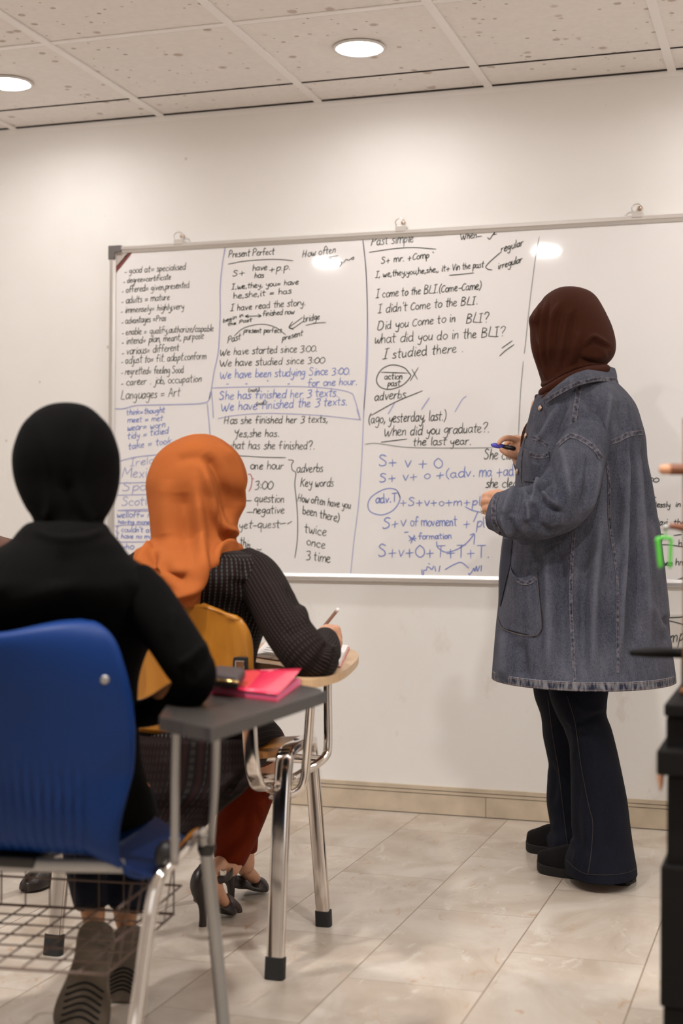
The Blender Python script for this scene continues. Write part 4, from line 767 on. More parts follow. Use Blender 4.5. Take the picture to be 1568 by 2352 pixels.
# shoes
def shoe(toe, heel, w, name='shoe'):
    toe, heel = np.array(toe), np.array(heel); toe[2] = heel[2] = 0; L = np.linalg.norm(toe-heel); f = (toe-heel)/L; r = np.array([f[1], -f[0], 0]); up = np.array([0, 0, 1.0])
    prof = [(0, .5, .050, .0), (.03, .72, .058, .0), (.12, .80, .062, .0), (.3, .78, .066, .0), (.5, .86, .068, .0), (.7, 1.0, .060, .0), (.85, .92, .046, .0), (.95, .68, .034, .004), (1.0, .28, .022, .010)]
    th = np.linspace(0, 2*math.pi, 32, endpoint=False); R = []; S = []
    for q in cr(np.array(prof), 4):
        c = heel+f*L*q[0]; cs, sn = np.cos(th), np.sin(th); h = np.where(sn > 0, q[2], .016)
        wv = q[1]*w/2*np.sign(cs)*np.abs(cs)**.7
        R.append(c+wv[:, None]*r+(np.sign(sn)*np.abs(sn)**.8*h+.022+q[3])[:, None]*up)
        S.append(np.array([c+(q[1]*w/2+.003)*x*r+np.array([0, 0, z+(q[3] if z < .01 else q[3]*.6)]) for x, z in ((-1, .002), (-.96, 0), (.96, 0), (1, .002), (1.0, .024), (.9, .027), (-.9, .027), (-1.0, .024))]))
    o = MB().rings(R).build(name, M['shoe'], teacher); MB().rings(S).build('sole', M['sole'], o, angle=40); return o
shoe(at_z(1238, 1998), at_z(1452, 2030), .098); shoe(at_z(1214, 1950), at_z(1352, 1972), .094)
# marker in her hand
mp = [px(1127, 1021, 4.118), px(1134, 1022.5, 4.119), px(1153, 1025.5, 4.122), px(1179, 1030, 4.126)]
mk = thing('marker_pen', mp[2], 'black marker pen with a blue tip end held in the hand of the standing woman', 'marker')
MB().tube([mp[2], mp[3]], 5.4*4.12/F_PX, seg=20, round1=True).build('barrel', M['marker_black'], mk)
MB().tube([mp[0], mp[0]*.6+mp[1]*.4, mp[1], mp[2]], np.array([2.2, 3.8, 5.6, 5.8])*4.12/F_PX, seg=20, sub=3).build('cap', M['blue_cap'], mk)
# ---------------------------------------------------------------- wooden tablet-arm chair (origin between its four feet)
WC = np.array([-1.345, 3.10, 0.0])
wc = thing('tablet_arm_chair', WC, 'honey plywood tablet-arm chair on chrome legs under the woman in the orange headscarf', 'chair', 'tablet-arm chairs')
def oval(path, w=.019, h=.0105, **k): return MB().tube(path, 1.0, seg=20, flat=(w, h), **k)
for sd in (1, -1):
    X = lambda x: WC[0]+sd*(x-WC[0])*1.0 if sd == 1 else 2*WC[0]-x
    l1 = MB().tube([(X(-1.079), 2.905, .020), (X(-1.084), 2.94, .25), (X(-1.088), 2.975, .435), (X(-1.090), 2.995, .464), (X(-1.092), 3.03, .472), (X(-1.095), 3.10, .472)], 1.0, seg=20, flat=(.019, .0115), up=(0, -1, 0), sub=8).build('leg', M['chrome'], wc, angle=50)
    MB().tube([(X(-1.079), 2.903, 0), (X(-1.0795), 2.909, .045)], 1.0, seg=20, flat=(.0215, .0145), up=(0, -1, 0)).build('rubber_foot', M['rubber'], l1, angle=40)
    l2 = MB().tube([(X(-1.110), 3.322, .020), (X(-1.128), 3.305, .30), (X(-1.134), 3.292, .415), (X(-1.130), 3.270, .445), (X(-1.118), 3.23, .462), (X(-1.096), 3.10, .472)], 1.0, seg=20, flat=(.0165, .0115), up=(0, -1, 0), sub=8).build('leg', M['chrome'], wc, angle=50)
    MB().tube([(X(-1.110), 3.324, 0), (X(-1.1105), 3.321, .038)], 1.0, seg=20, flat=(.019, .0145), up=(0, -1, 0)).build('rubber_foot', M['rubber'], l2, angle=40)
    up_ = MB().tube([(X(-1.142), 2.897, .66), (X(-1.138), 2.893, .55), (X(-1.130), 2.895, .45), (X(-1.124), 2.908, .413), (X(-1.122), 2.94, .398), (X(-1.122), 2.985, .397)], 1.0, seg=20, flat=(.0165, .007), up=(0, -1, 0), sub=8).build('back_support', M['chrome'], wc, angle=50)
for y, z in ((3.02, .405), (3.24, .415)):
    MB().tube([(-1.60, y, z), (-1.09, y, z)], .011, seg=16).build('cross_rail', M['chrome'], wc)
# seat: moulded plywood
sm_ = MB(); R = []
for y, dz in [(2.985, .006), (2.995, .001), (3.02, -.004), (3.06, -.008), (3.16, -.006), (3.26, -.002), (3.33, -.008), (3.365, -.022)]:
    w = .20 if 2.99 < y < 3.35 else .18
    top = [np.array([WC[0]+w*t, y, .455+dz+.012*t*t]) for t in np.linspace(-1, 1, 15)]
    R.append(np.array(top+[p-np.array([0, 0, .014]) for p in top[::-1]]))
sm_.rings(R).build('seat', M['plywood'], wc, angle=60)
# backrest: curved plywood sheet with rounded shoulders
bkm = MB(); n, m_ = 24, 20; V = []
def bk_half(z):
    t = (z-.505)/(.802-.505)
    e = 1.0
    if t > .62: q = (t-.62)/.38; e = math.sqrt(max(0, 1-q**2.6*.985))*.55+.45 if q < .999 else .50
    if t < .16: q = (.16-t)/.16; e = 1-.28*q**2.2
    return .206*e*(1.0-.03*(1-t))
for i in range(n+1):
    t = i/n; t = t+0.0; z = .505+(.802-.505)*(1-(1-t)**1.0)
    hw = bk_half(z)
    for k in range(m_+1):
        s_ = -1+2*k/m_; zz = z-(.012*(abs(s_)**3) if t > .9 else 0)+(.018*abs(s_)**2*(1 if t < .12 else 0))
        V.append((WC[0]+hw*s_, 2.888+.030*s_*s_*(hw/.2)**2-.045*(z-.505)/.3+.03, zz))
bkm.add(V, [(i*(m_+1)+k, i*(m_+1)+k+1, (i+1)*(m_+1)+k+1, (i+1)*(m_+1)+k) for i in range(n) for k in range(m_)])
bko = bkm.build('backrest', M['plywood'], wc, solid=.011); bkb = bkm.bvh()
for q in (1, -1):
    cx = WC[0]+q*(.178)
    h = 2.888+.030*(q*.178/.206)**2-.045*.17/.3+.03
    MB().box((cx-.018, h-.0035, .632), (cx+.018, h+.001, .684)).build('bracket_plate', M['dark_frame'], bko, smooth=False, bevel=.004)
    MB().box((cx-.011, h-.007, .628), (cx+.011, h-.003, .676)).build('bracket', M['chrome'], bko, smooth=False, bevel=.003)
    MB().ball((cx, h-.008, .640), (.007, .005, .007), seg=12).build('rivet', M['chrome'], bko)
# writing tablet
TZ = .652
TP = [(583, 1512), (588, 1521), (650, 1531), (684, 1556), (700, 1562), (740, 1557), (783, 1544), (812, 1523), (823, 1507), (820, 1498), (806, 1491), (780, 1484), (700, 1476), (610, 1474), (586, 1496)]
P2 = cr(np.array(TP, float), 4, closed=True); tb = MB().prism([at_z(x, y, TZ) for x, y in P2], (0, 0, -.018)); tab = tb.build('tablet', M['beech'], wc, angle=40)
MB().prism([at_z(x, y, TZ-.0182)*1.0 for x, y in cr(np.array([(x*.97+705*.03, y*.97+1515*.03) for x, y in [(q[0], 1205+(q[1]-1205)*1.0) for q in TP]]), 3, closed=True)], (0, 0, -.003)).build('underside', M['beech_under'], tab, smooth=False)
MB().tube([px(716, 1560, 3.14), px(714, 1600, 3.15), px(704, 1740, 3.16), px(697, 1795, 3.16), px(682, 1818, 3.16), px(655, 1826, 3.16), px(620, 1826, 3.17)], .0098, seg=16, sub=8).build('tablet_support', M['chrome'], wc)
MB().tube([px(752, 1540, 3.34), px(752, 1600, 3.34), px(753, 1710, 3.33), px(746, 1738, 3.32), px(725, 1757, 3.30), px(695, 1775, 3.26), px(670, 1790, 3.22)], .0098, seg=16, sub=8).build('tablet_support', M['chrome'], wc)
# ---------------------------------------------------------------- blue plastic tablet-arm chair
BO = np.array([-1.286, 2.115, 0.0]); BA = math.radians(7.5); ca, sa = math.cos(BA), math.sin(BA)
def bl(x, y, z): return np.array([BO[0]+x*ca-y*sa, BO[1]+x*sa+y*ca, z])
bc = thing('blue_chair', bl(0, .2, 0), 'blue moulded plastic chair with black tablet arm under the woman dressed all in black', 'chair')
ST = [(-.030, .795, .140, .0), (-.036, .789, .172, .0), (-.036, .765, .199, .0), (-.028, .715, .215, 0), (-.010, .65, .221, 0), (.006, .58, .217, 0), (.020, .52, .206, 0), (.034, .465, .196, .004), (.058, .425, .194, .012), (.10, .408, .208, .022), (.17, .410, .226, .032), (.25, .418, .236, .032), (.32, .424, .236, .028), (.365, .418, .225, .024), (.385, .398, .205, .02)]
Q = cr(np.array(ST), 7); shm = MB(); K_ = 72; V = []
for y, z, hw, drop in Q:
    bkf = np.clip((z-.43)/.12, 0, 1) if y < .1 else 0
    for k in range(K_+1):
        s_ = -1+2*k/K_; a = abs(s_)
        yy = y+bkf*(.055*a**2.2)-(1-bkf)*0; zz = z-drop*1.6*max(0, a-.72)/.28*(1-bkf) - (.012*math.cos(s_*3.1)*np.clip((z-.74)/.06, 0, 1))
        if .40 < z < .60 and y < .09 and a < .80:
            f = np.clip((.60-z)/.08, 0, 1)*np.clip((.80-a)/.1, 0, 1); yy += .0035*f*math.cos(s_*hw/.0165*2*math.pi)*-1
        V.append(bl(hw*s_, yy, zz))
N1 = K_+1; shm.add(V, [(i*N1+k, i*N1+k+1, (i+1)*N1+k+1, (i+1)*N1+k) for i in range(len(Q)-1) for k in range(K_)])
sh = shm.build('shell', M['blue'], bc, solid=.006)
sbv = shm.bvh()
rim = [np.array(V[i*N1+K_]) for i in range(len(Q))]; riml = [np.array(V[i*N1]) for i in range(len(Q))]
MB().tube(riml[::-1][:-4]+[np.array(V[k]) for k in range(2, N1-2, 6)]+rim[4:], .0062, seg=10, sub=2).build('rolled_edge', M['blue'], sh)
for x, y in ((240, 1560),):
    h = stick(sbv, x, y, .002)
    if h: MB().lathe([(.0005, .006), (.006, .005), (.009, .001), (.009, -.003), (.0005, -.003)], h[0], axis=h[1], seg=20).build('bolt', M['steel'], sh)
MB().lathe([(.0005, .006), (.006, .005), (.009, .001), (.009, -.003), (.0005, -.003)], bl(-.18, -.008, .71), axis=(0, -1, 0), seg=20).build('bolt', M['steel'], sh)
pl = MB(); pl.prism([bl(-.19, .05, .404), bl(.05, .05, .404), bl(.05, .34, .396), bl(-.19, .34, .396)], (0, 0, -.02)); pl.build('under_plate', M['dark_frame'], bc, smooth=False, bevel=.006)
MB().tube([bl(-.21, .065, .388), bl(0, .065, .388), bl(.20, .075, .392)], .0125, seg=16).build('cross_tube', M['steel'], bc)
MB().tube([bl(-.21, .30, .382), bl(.23, .30, .382)], .0125, seg=16).build('cross_tube', M['steel'], bc)
gr = at_z(262, 2636); gf = at_z(519, 2425)
rj = px(392, 1978, 2.42); fj = px(470, 1925, 2.62)
mir = lambda p: bl(*(lambda q: (-q[0], q[1], q[2]))((((p[0]-BO[0])*ca+(p[1]-BO[1])*sa), (-(p[0]-BO[0])*sa+(p[1]-BO[1])*ca), p[2])))
RL = [gr, px(310, 2352, 2.30), px(342, 2120, 2.36), px(362, 2025, 2.38), px(384, 1990, 2.41), px(418, 1955, 2.46), px(445, 1922, 2.54), px(462, 1910, 2.60)]
FL = [gf, px(508, 2300, 2.65), px(488, 2090, 2.64), px(474, 1960, 2.63), px(466, 1915, 2.62)]
for s_ in (0, 1):
    f = (lambda p: p) if s_ == 0 else mir
    a = MB().tube([f(p) for p in RL], .0118, seg=16, sub=8).build('leg', M['chrome'], bc); MB().tube([f(gr), f(gr*.93+np.array(RL[1])*.07)], .0145, seg=16).build('rubber_foot', M['rubber'], a)
    b = MB().tube([f(p) for p in FL], .0125, seg=16, sub=8).build('leg', M['steel'], bc); MB().tube([f(gf), f(gf*.88+np.array(FL[1])*.12)], .0155, seg=16).build('rubber_foot', M['rubber'], b)
    MB().ball(f(px(384, 1965, 2.43)), (.022, .022, .026), seg=14).build('joint', M['dark_frame'], bc)
    MB().ball(f(px(474, 1945, 2.63)), (.017, .017, .022), seg=14).build('joint', M['dark_frame'], bc)
# tablet arm and its rods
BTZ = .660
BT = [(368, 1642), (380, 1650), (476, 1671), (505, 1667), (732, 1594), (738, 1588), (733, 1582), (694, 1574), (640, 1570), (540, 1562), (470, 1566), (410, 1590)]
P2 = cr(np.array(BT, float), 3, closed=True); MB().prism([at_z(x, y, BTZ) for x, y in P2], (0, 0, -.021)).build('tablet', M['black_lam'], bc, angle=40)
MB().tube([px(405, 1650, 2.36), px(402, 1800, 2.37), px(401, 1985, 2.38)], .0068, seg=12).build('tablet_rod', M['steel'], bc)
MB().tube([px(497, 1672, 2.34), px(493, 1800, 2.45), px(484, 1935, 2.58)], .0068, seg=12).build('tablet_rod', M['steel'], bc)
# wire basket under the seat
bk = MB().tube([bl(-.21, .02, .225), bl(.19, .02, .225), bl(.19, .40, .225), bl(-.21, .40, .225), bl(-.21, .02, .225)], .0028, seg=8, smooth_path=False).build('basket', M['wire'], bc)
for i in range(1, 6): MB().tube([bl(-.21, .02+.38*i/6, .225), bl(.19, .02+.38*i/6, .225), bl(.212, .02+.38*i/6, .36)], .0018, seg=6, smooth_path=False).build('wire', M['wire'], bk)
for i in range(0, 9): x = -.21+.40*i/8; MB().tube([bl(x, .40, .33), bl(x, .40, .225), bl(x, .02, .225)], .0018, seg=6, smooth_path=False).build('wire', M['wire'], bk)
for z in (.28, .335): MB().tube([bl(.20+.012*(z-.225)/.13, .02, z), bl(.20+.012*(z-.225)/.13, .40, z), bl(-.21, .40, z)], .0022, seg=6, smooth_path=False).build('wire', M['wire'], bk)
# ---------------------------------------------------------------- seated woman in the orange headscarf
op = np.array([-1.345, 3.15, 0]); ow = thing('person', op, 'seated woman in orange headscarf and dark pinstripe blouse writing in a notebook', 'person')
bd = MB(); OF = np.array([-.05, 1, -.18])
hW, hM = head(bd, px(455, 1105, 3.36), OF)
bd.tube([px(452, 1160, 3.35), px(452, 1215, 3.33), px(452, 1280, 3.30)], [.054, .052, .062], seg=16, round0=True, round1=True)
loft([(1262, 405, 500, 3.28, .05), (1295, 350, 560, 3.28, .08), (1350, 322, 585, 3.28, .095), (1440, 330, 575, 3.31, .09), (1540, 338, 560, 3.315, .09), (1650, 330, 565, 3.31, .10), (1730, 325, 570, 3.30, .11)], mb=bd, n=4, seg=32)
limb([(585, 1330, 3.25, 40), (630, 1420, 3.16, 38), (705, 1525, 3.08, 34), (735, 1505, 3.16, 28), (745, 1470, 3.27, 22), (752, 1458, 3.34, 20)], mb=bd, round0=True, round1=True)
limb([(330, 1330, 3.25, 40), (290, 1440, 3.22, 38), (300, 1540, 3.24, 33), (400, 1545, 3.45, 26), (520, 1505, 3.62, 20)], mb=bd, round0=True, round1=True)
# writing hand, beyond the elbow
fg_ = lambda nd: limb(nd, mb=bd, seg=12, sub=4, round0=True, round1=True)
limb([(740, 1462, 3.30, 19), (752, 1455, 3.35, 22), (762, 1458, 3.38, 21)], mb=bd, seg=20, round0=True, round1=True)
fg_([(760, 1446, 3.36, 10), (772, 1444, 3.37, 9.5), (776, 1456, 3.41, 8.5), (772, 1466, 3.44, 7.5)])
fg_([(764, 1456, 3.36, 10), (776, 1458, 3.37, 9), (778, 1470, 3.41, 8), (772, 1478, 3.44, 7)])
fg_([(764, 1466, 3.35, 9.5), (777, 1471, 3.36, 8.5), (779, 1481, 3.40, 7.5), (772, 1486, 3.43, 6.8)])
fg_([(760, 1474, 3.34, 9), (773, 1482, 3.35, 8), (777, 1490, 3.39, 7), (770, 1494, 3.42, 6.2)])
fg_([(748, 1450, 3.36, 10), (752, 1446, 3.40, 9), (760, 1456, 3.44, 8), (764, 1468, 3.46, 7)])
limb([(488, 1735, 3.34, 56), (552, 1714, 3.5, 54), (604, 1704, 3.64, 50), (597, 1780, 3.64, 42), (560, 1900, 3.60, 32), (530, 1990, 3.55, 24)], mb=bd, round0=True, round1=True)
limb([(420, 1735, 3.34, 58), (470, 1715, 3.55, 56), (505, 1704, 3.73, 42), (536, 1795, 3.76, 33), (553, 1890, 3.76, 28), (562, 1985, 3.75, 23)], mb=bd, round0=True, round1=True)
limb([(505, 1985, 3.53, 20), (492, 2025, 3.50, 19), (505, 2062, 3.545, 17), (524, 2085, 3.59, 13)], mb=bd, round0=True, round1=True)
limb([(560, 1975, 3.75, 20), (566, 2000, 3.765, 18), (586, 2018, 3.80, 13)], mb=bd, round0=True, round1=True)
bd.build('body', M['skin'], ow, remesh=.004); face_details(ow, hW, hM)
hj = loft([(997, 455, 475, 3.34, .012), (1001, 432, 492, 3.34, .042), (1010, 408, 510, 3.34, .068), (1028, 378, 535, 3.34, .095), (1052, 356, 554, 3.34, .11), (1086, 341, 566.5, 3.34, .118), (1112, 335.5, 567, 3.34, .12), (1145, 338, 555, 3.34, .117), (1182, 343, 549, 3.33, .112), (1220, 346.5, 545, 3.32, .105), (1240, 347, 545, 3.31, .105), (1252, 336, 556, 3.30, .115), (1264, 312, 557, 3.29, .13), (1285, 302, 533, 3.28, .155), (1305, 318, 505, 3.26, .16), (1335, 345, 484, 3.25, .155), (1365, 372, 472, 3.245, .145), (1388, 386, 464, 3.24, .135)], n=9, seg=140, cap1=False)
hj.crease([([(470, 1040), (500, 1080), (520, 1140), (536, 1200)], 12.5, -0.0208), ([(505, 1018), (540, 1070), (550, 1130), (544, 1195)], 7.8, 0.0156), ([(462, 1060), (478, 1120), (488, 1170), (512, 1214), (546, 1226)], 10.1, 0.0260), ([(497, 1160), (502, 1205), (520, 1236), (550, 1244)], 7.0, -0.0208), ([(452, 1100), (456, 1180), (462, 1250), (458, 1310), (436, 1356), (386, 1378)], 13.3, 0.0260), ([(548, 1252), (518, 1254), (496, 1272), (482, 1315)], 7.0, 0.0182), ([(420, 1130), (424, 1200), (430, 1250)], 18.7, -0.0130), ([(350, 1245), (330, 1275), (320, 1300)], 7.0, 0.0156), ([(354, 1262), (346, 1300), (356, 1330)], 9.4, -0.0208), ([(366, 1290), (400, 1322), (436, 1332)], 14.0, -0.0182), ([(385, 1100), (380, 1180), (388, 1250)], 20.3, 0.0091), ([(400, 1060), (440, 1050), (480, 1062)], 12.5, -0.0078)])
open_face(hj, hW, hM, None); hj.build('headscarf', M['orange_cloth'], ow, solid=.003)
bl_ = loft([(1258, 420, 505, 3.27, .06), (1266, 375, 570, 3.27, .085), (1278, 335, 610, 3.27, .105), (1300, 302, 628, 3.27, .125), (1335, 292, 634, 3.27, .135), (1390, 296, 622, 3.295, .125), (1450, 305, 607, 3.31, .12), (1500, 314, 591, 3.315, .12), (1560, 316, 584, 3.315, .12), (1650, 312, 588, 3.31, .13), (1700, 306, 590, 3.30, .14), (1745, 300, 590, 3.29, .14)], n=6, seg=120)
bl_.crease([([(560, 1290), (556, 1340), (540, 1380)], 10, -.008), ([(590, 1350), (570, 1400), (575, 1470)], 12, -.012), ([(560, 1370), (585, 1390)], 9, .008), ([(520, 1330), (555, 1345), (590, 1340)], 9, -.007), ([(510, 1360), (550, 1372), (585, 1365)], 9, .006)])
bo_ = bl_.build('blouse', M['blouse'], ow)
tl = loft([(1690, 306, 584, 3.22, .072), (1745, 296, 584, 3.215, .078), (1785, 290, 580, 3.21, .08), (1815, 287, 560, 3.20, .078), (1845, 285, 522, 3.20, .075), (1875, 284, 490, 3.19, .07), (1900, 284, 465, 3.18, .07), (1915, 286, 450, 3.18, .065)], n=6, seg=120, exp=3.6)
tl.crease([([(500, 1850), (540, 1800), (575, 1770)], 9, -.012), ([(470, 1870), (505, 1810), (545, 1780)], 9, .010), ([(430, 1730), (425, 1830), (410, 1900)], 12, -.008), ([(380, 1730), (385, 1830)], 12, .008)])
tl.build('blouse_tail', M['tail'], bo_)
sv = limb([(556, 1310, 3.27, 56), (590, 1330, 3.24, 57), (625, 1385, 3.17, 56), (662, 1450, 3.10, 55), (700, 1500, 3.06, 56), (722, 1516, 3.07, 52), (738, 1503, 3.14, 45), (744, 1484, 3.22, 38), (746, 1471, 3.28, 31)], seg=90, sub=10)
sv.crease([([(660, 1350), (668, 1368), (690, 1395)], 7, -.008), ([(690, 1385), (700, 1420), (690, 1440)], 8, .007), ([(700, 1425), (680, 1450), (650, 1460)], 9, -.008), ([(770, 1485), (752, 1500), (745, 1530)], 7, .008), ([(755, 1480), (738, 1500), (722, 1535)], 7, -.008), ([(780, 1510), (765, 1530)], 6, -.005), ([(610, 1330), (640, 1390), (660, 1440)], 14, .006)])
sv.build('sleeve', M['sleeve'], ow)
limb([(352, 1310, 3.27, 54), (318, 1330, 3.25, 54), (288, 1430, 3.22, 52), (292, 1520, 3.22, 50), (340, 1560, 3.32, 42), (420, 1548, 3.46, 34), (495, 1515, 3.58, 27)], seg=48, sub=8).build('sleeve', M['sleeve'], ow)
# trousers: thighs and tapered lower legs
tr = MB()
limb([(490, 1730, 3.34, 66), (556, 1708, 3.5, 64), (602, 1706, 3.65, 54), (604, 1745, 3.66, 50), (582, 1800, 3.65, 55), (558, 1860, 3.62, 57), (541, 1920, 3.59, 50), (529, 1966, 3.565, 40), (524, 1982, 3.56, 38)], mb=tr, seg=48, sub=8)
limb([(420, 1728, 3.34, 68), (470, 1708, 3.56, 64), (505, 1700, 3.75, 54), (530, 1760, 3.76, 50), (545, 1840, 3.76, 46), (556, 1910, 3.76, 38), (560, 1962, 3.76, 31)], mb=tr, seg=48, sub=8)
tr.build('trousers', M['rust'], ow, remesh=.008)
bt = limb([(500, 1720, 3.28, 80), (550, 1704, 3.44, 73), (584, 1700, 3.55, 62), (598, 1702, 3.60, 54)], seg=48, sub=8); bt.build('blouse_lap', M['sleeve'], bo_)
# high-heeled shoes
def heel(ank, toe, bot, sc, nodes):
    """ank: top of the heel counter, toe: tip, bot: heel tip on the floor (pixel, depth)"""
    A, T, Bp = px(*ank), px(*toe), np.array(bot); f = T-A; f[2] = 0; L = np.linalg.norm(f); f /= L; r = np.array([f[1], -f[0], 0]); up = np.array([0, 0, 1.0]); A2 = A.copy()
    h0 = A[2]; o = MB(); R = []; th = np.linspace(0, 2*math.pi, 24, endpoint=False)
    hz = h0-.045
    for t, w, top, bt_ in [(-.02, .5, .010, 0), (.04, .85, .030, 0), (.18, .95, .012, 0), (.36, .85, .006, -.2), (.55, .95, .008, -.6), (.70, 1.1, .030, -.9), (.85, .95, .030, -1), (.96, .55, .018, -1), (1.0, .2, .010, -1)]:
        z = hz*(1-min(1, max(0, t/.72))**1.3*.92) if t < .72 else hz*.08*(1-(t-.72)/.28)+.004
        c = A2+f*L*t; c[2] = 0
        cs, sn = np.cos(th), np.sin(th); hh = np.where(sn > 0, top, .004)
        R.append(c+(w*.034*sc)*cs[:, None]*r+(z+.005+hh*sn)[:, None]*up)
    o.rings(R); so_ = o.build('shoe', M['leather'], ow)
    Hh = A2-f*L*.0; Hh[2] = hz
    limb(nodes, seg=24, sub=6, round0=True).build('heel', M['leather'], so_)
    return so_, Hh, f, r, up
s1, Hh, f, r, up = heel((462, 2035, 3.50), (533, 2096, 3.60), at_z(461, 2126), 1.0, [(466, 1994, 3.50, 12), (461, 2012, 3.495, 20), (459, 2034, 3.49, 23), (463, 2056, 3.487, 20), (467, 2078, 3.485, 13), (466, 2104, 3.485, 8.5), (465, 2127, 3.485, 9)])
th = np.linspace(0, 2*math.pi, 33)
ac = px(501, 2008, 3.52); MB().rings([np.array([ac+(.034+.003*math.cos(a))*(math.cos(t)*f+math.sin(t)*r)+up*(.010*math.sin(a)+.008*math.cos(t)) for a in np.linspace(0, 2*math.pi, 8, endpoint=False)]) for t in th], cap0=False, cap1=False).build('ankle_strap', M['leather'], s1)
MB().box(tuple(px(512, 2004, 3.485)-.007), tuple(px(512, 2004, 3.485)+.007)).build('buckle', M['silver'], s1, smooth=False, bevel=.003)
for k in range(3):
    c = px(516+7*k, 2076+6*k, 3.575+.01*k); MB().rings([np.array([c+(.031-.002*k+.004*math.cos(a))*math.cos(t)*r+(.0022*math.sin(a)+.028*max(0, math.sin(t))-.004)*up+f*.007*math.cos(a) for a in np.linspace(0, 2*math.pi, 8, endpoint=False)]) for t in np.linspace(-.1, math.pi+.1, 20)]).build('toe_strap', M['brown_leather'], s1)
s2, *_ = heel((548, 2002, 3.74), (604, 2026, 3.83), at_z(536, 2040), 1.0, [(530, 1985, 3.725, 12), (527, 2002, 3.72, 17), (527, 2018, 3.715, 16), (530, 2034, 3.71, 10), (531, 2064, 3.71, 7)])
# pen and notebook
pn = thing('pen', px(757, 1450, 3.42), 'slim clear brown pen held upright in the writing hand above the notebook', 'pen')
pa, pb_ = px(738, 1446, 3.40), px(774, 1402, 3.36)
MB().tube([pb_, pb_*.55+pa*.45, pa], .0042, seg=14).build('barrel', M['pen'], pn); MB().tube([pa, pa+(pa-pb_)*.35], [.0038, .0008], seg=12).build('tip', M['silver'], pn); MB().tube([pb_+(pb_-pa)*.03, pb_+(pa-pb_)*.06], .0046, seg=14, round0=True).build('end_cap', M['paper'], pn)
NZ = TZ; nb = thing('notebook', at_z(690, 1505, NZ), 'open notebook with pale pages and spiral spine on the wooden tablet', 'notebook')
gz = lambda x, y, h: at_z(x, y, NZ+h)
MB().prism([gz(585, 1510, .0005), gz(647, 1519, .0005), gz(782, 1534, .0005), gz(803, 1489, .0005), gz(690, 1476, .0005), gz(612, 1474, .0005)], (0, 0, .003)).build('cover', M['cover'], nb, smooth=False)
def page_block(P, h, bulge):
    a, b, c, d = [np.array(p) for p in P]; mb = MB(); V = []; n = 10
    for i in range(n+1):
        t = i/n
        for e0, e1 in ((a, b), (d, c)):
            q = e0*(1-t)+e1*t; V.append(q+np.array([0, 0, h+bulge*math.sin(math.pi*min(1, t*1.15))])); V.append(q)
    F = []
    for i in range(n): o = i*4; F += [(o, o+2+2, o+4+2, o+2), (o+1, o+5, o+4, o), (o+2, o+6, o+7, o+3), (o+1, o+3, o+7, o+5)]
    F += [(0, 2, 3, 1), (n*4, n*4+1, n*4+3, n*4+2)]; return mb.add(V, F)
lp = page_block([gz(648, 1517, .0036), gz(587, 1508, .0036), gz(614, 1476, .0036), gz(678, 1480, .0036)], .008, .006).build('page_block', M['paper'], nb, smooth=False)
rp = page_block([gz(655, 1519, .0036), gz(779, 1531, .0036), gz(799, 1490, .0036), gz(690, 1478, .0036)], .009, .004).build('page_block', M['paper'], nb, smooth=False)
sp_ = MB(); ss, ee = gz(651, 1518, .008), gz(684, 1479, .008)
sp_.tube([ss+(ee-ss)*(i/160)+np.array([math.cos(i*.785)*.006, 0, math.sin(i*.785)*.008]) for i in range(161)], .0011, seg=6, sub=1).build('spiral', M['silver'], nb)
for k in range(5):
    a_, b_ = gz(600+4*k, 1502-5*k, .0185), gz(634+4*k, 1506-5*k, .0185); MB().tube([a_, a_*.5+b_*.5, b_], .0006, seg=4).build('written_line', M['faint_ink'], lp)
# ---------------------------------------------------------------- seated woman in black
bp_ = bl(0, .2, 0); bw = thing('person', bp_, 'seated woman dressed all in black with black headscarf, seen from behind on the blue chair', 'person')
bd = MB(); BF = np.array([.08, 1, -.1])
hW, hM = head(bd, px(152, 1065, 2.64), BF, s=.98)
bd.tube([px(152, 1130, 2.63), px(152, 1190, 2.60), px(150, 1260, 2.57)], [.05, .05, .06], seg=16, round0=True, round1=True)
loft([(1250, 90, 210, 2.56, .05), (1290, 0, 300, 2.56, .08), (1360, -60, 320, 2.56, .10), (1480, -60, 300, 2.62, .10), (1620, -50, 280, 2.64, .10), (1780, -70, 290, 2.66, .12), (1870, -70, 290, 2.68, .12)], mb=bd, n=4, seg=32)
limb([(325, 1370, 2.55, 46), (395, 1470, 2.5, 42), (442, 1560, 2.47, 36), (390, 1605, 2.53, 32), (330, 1630, 2.66, 26), (270, 1625, 2.74, 22)], mb=bd, round0=True, round1=True)
limb([(-30, 1370, 2.55, 46), (-70, 1480, 2.52, 42), (-90, 1600, 2.55, 36), (-10, 1620, 2.68, 30), (80, 1625, 2.78, 24)], mb=bd, round0=True, round1=True)
for q in (0, 1): 
    limb([(250, 1625, 2.75, 20) if q == 0 else (100, 1625, 2.79, 20), (225, 1622, 2.80, 19) if q == 0 else (125, 1622, 2.82, 19)], mb=bd, round0=True, round1=True)
    for k in range(4): limb([((222-2*k) if q == 0 else 128+2*k, 1612+7*k, 2.80, 7.5), ((200-2*k) if q == 0 else 148+2*k, 1611+7*k, 2.83, 7), ((186-2*k) if q == 0 else 162+2*k, 1614+7*k, 2.85, 6)], mb=bd, seg=10, sub=3, round0=True, round1=True)
    limb([(238 if q == 0 else 112, 1606, 2.77, 8), (218 if q == 0 else 132, 1600, 2.80, 7.5), (204 if q == 0 else 146, 1602, 2.82, 6.5)], mb=bd, seg=10, sub=3, round0=True, round1=True)
limb([(200, 1840, 2.62, 80), (250, 1830, 2.85, 68), (298, 1840, 3.02, 56), (300, 1950, 3.0, 44), (288, 2080, 2.99, 30), (290, 2130, 2.985, 22)], mb=bd, round0=True, round1=True)
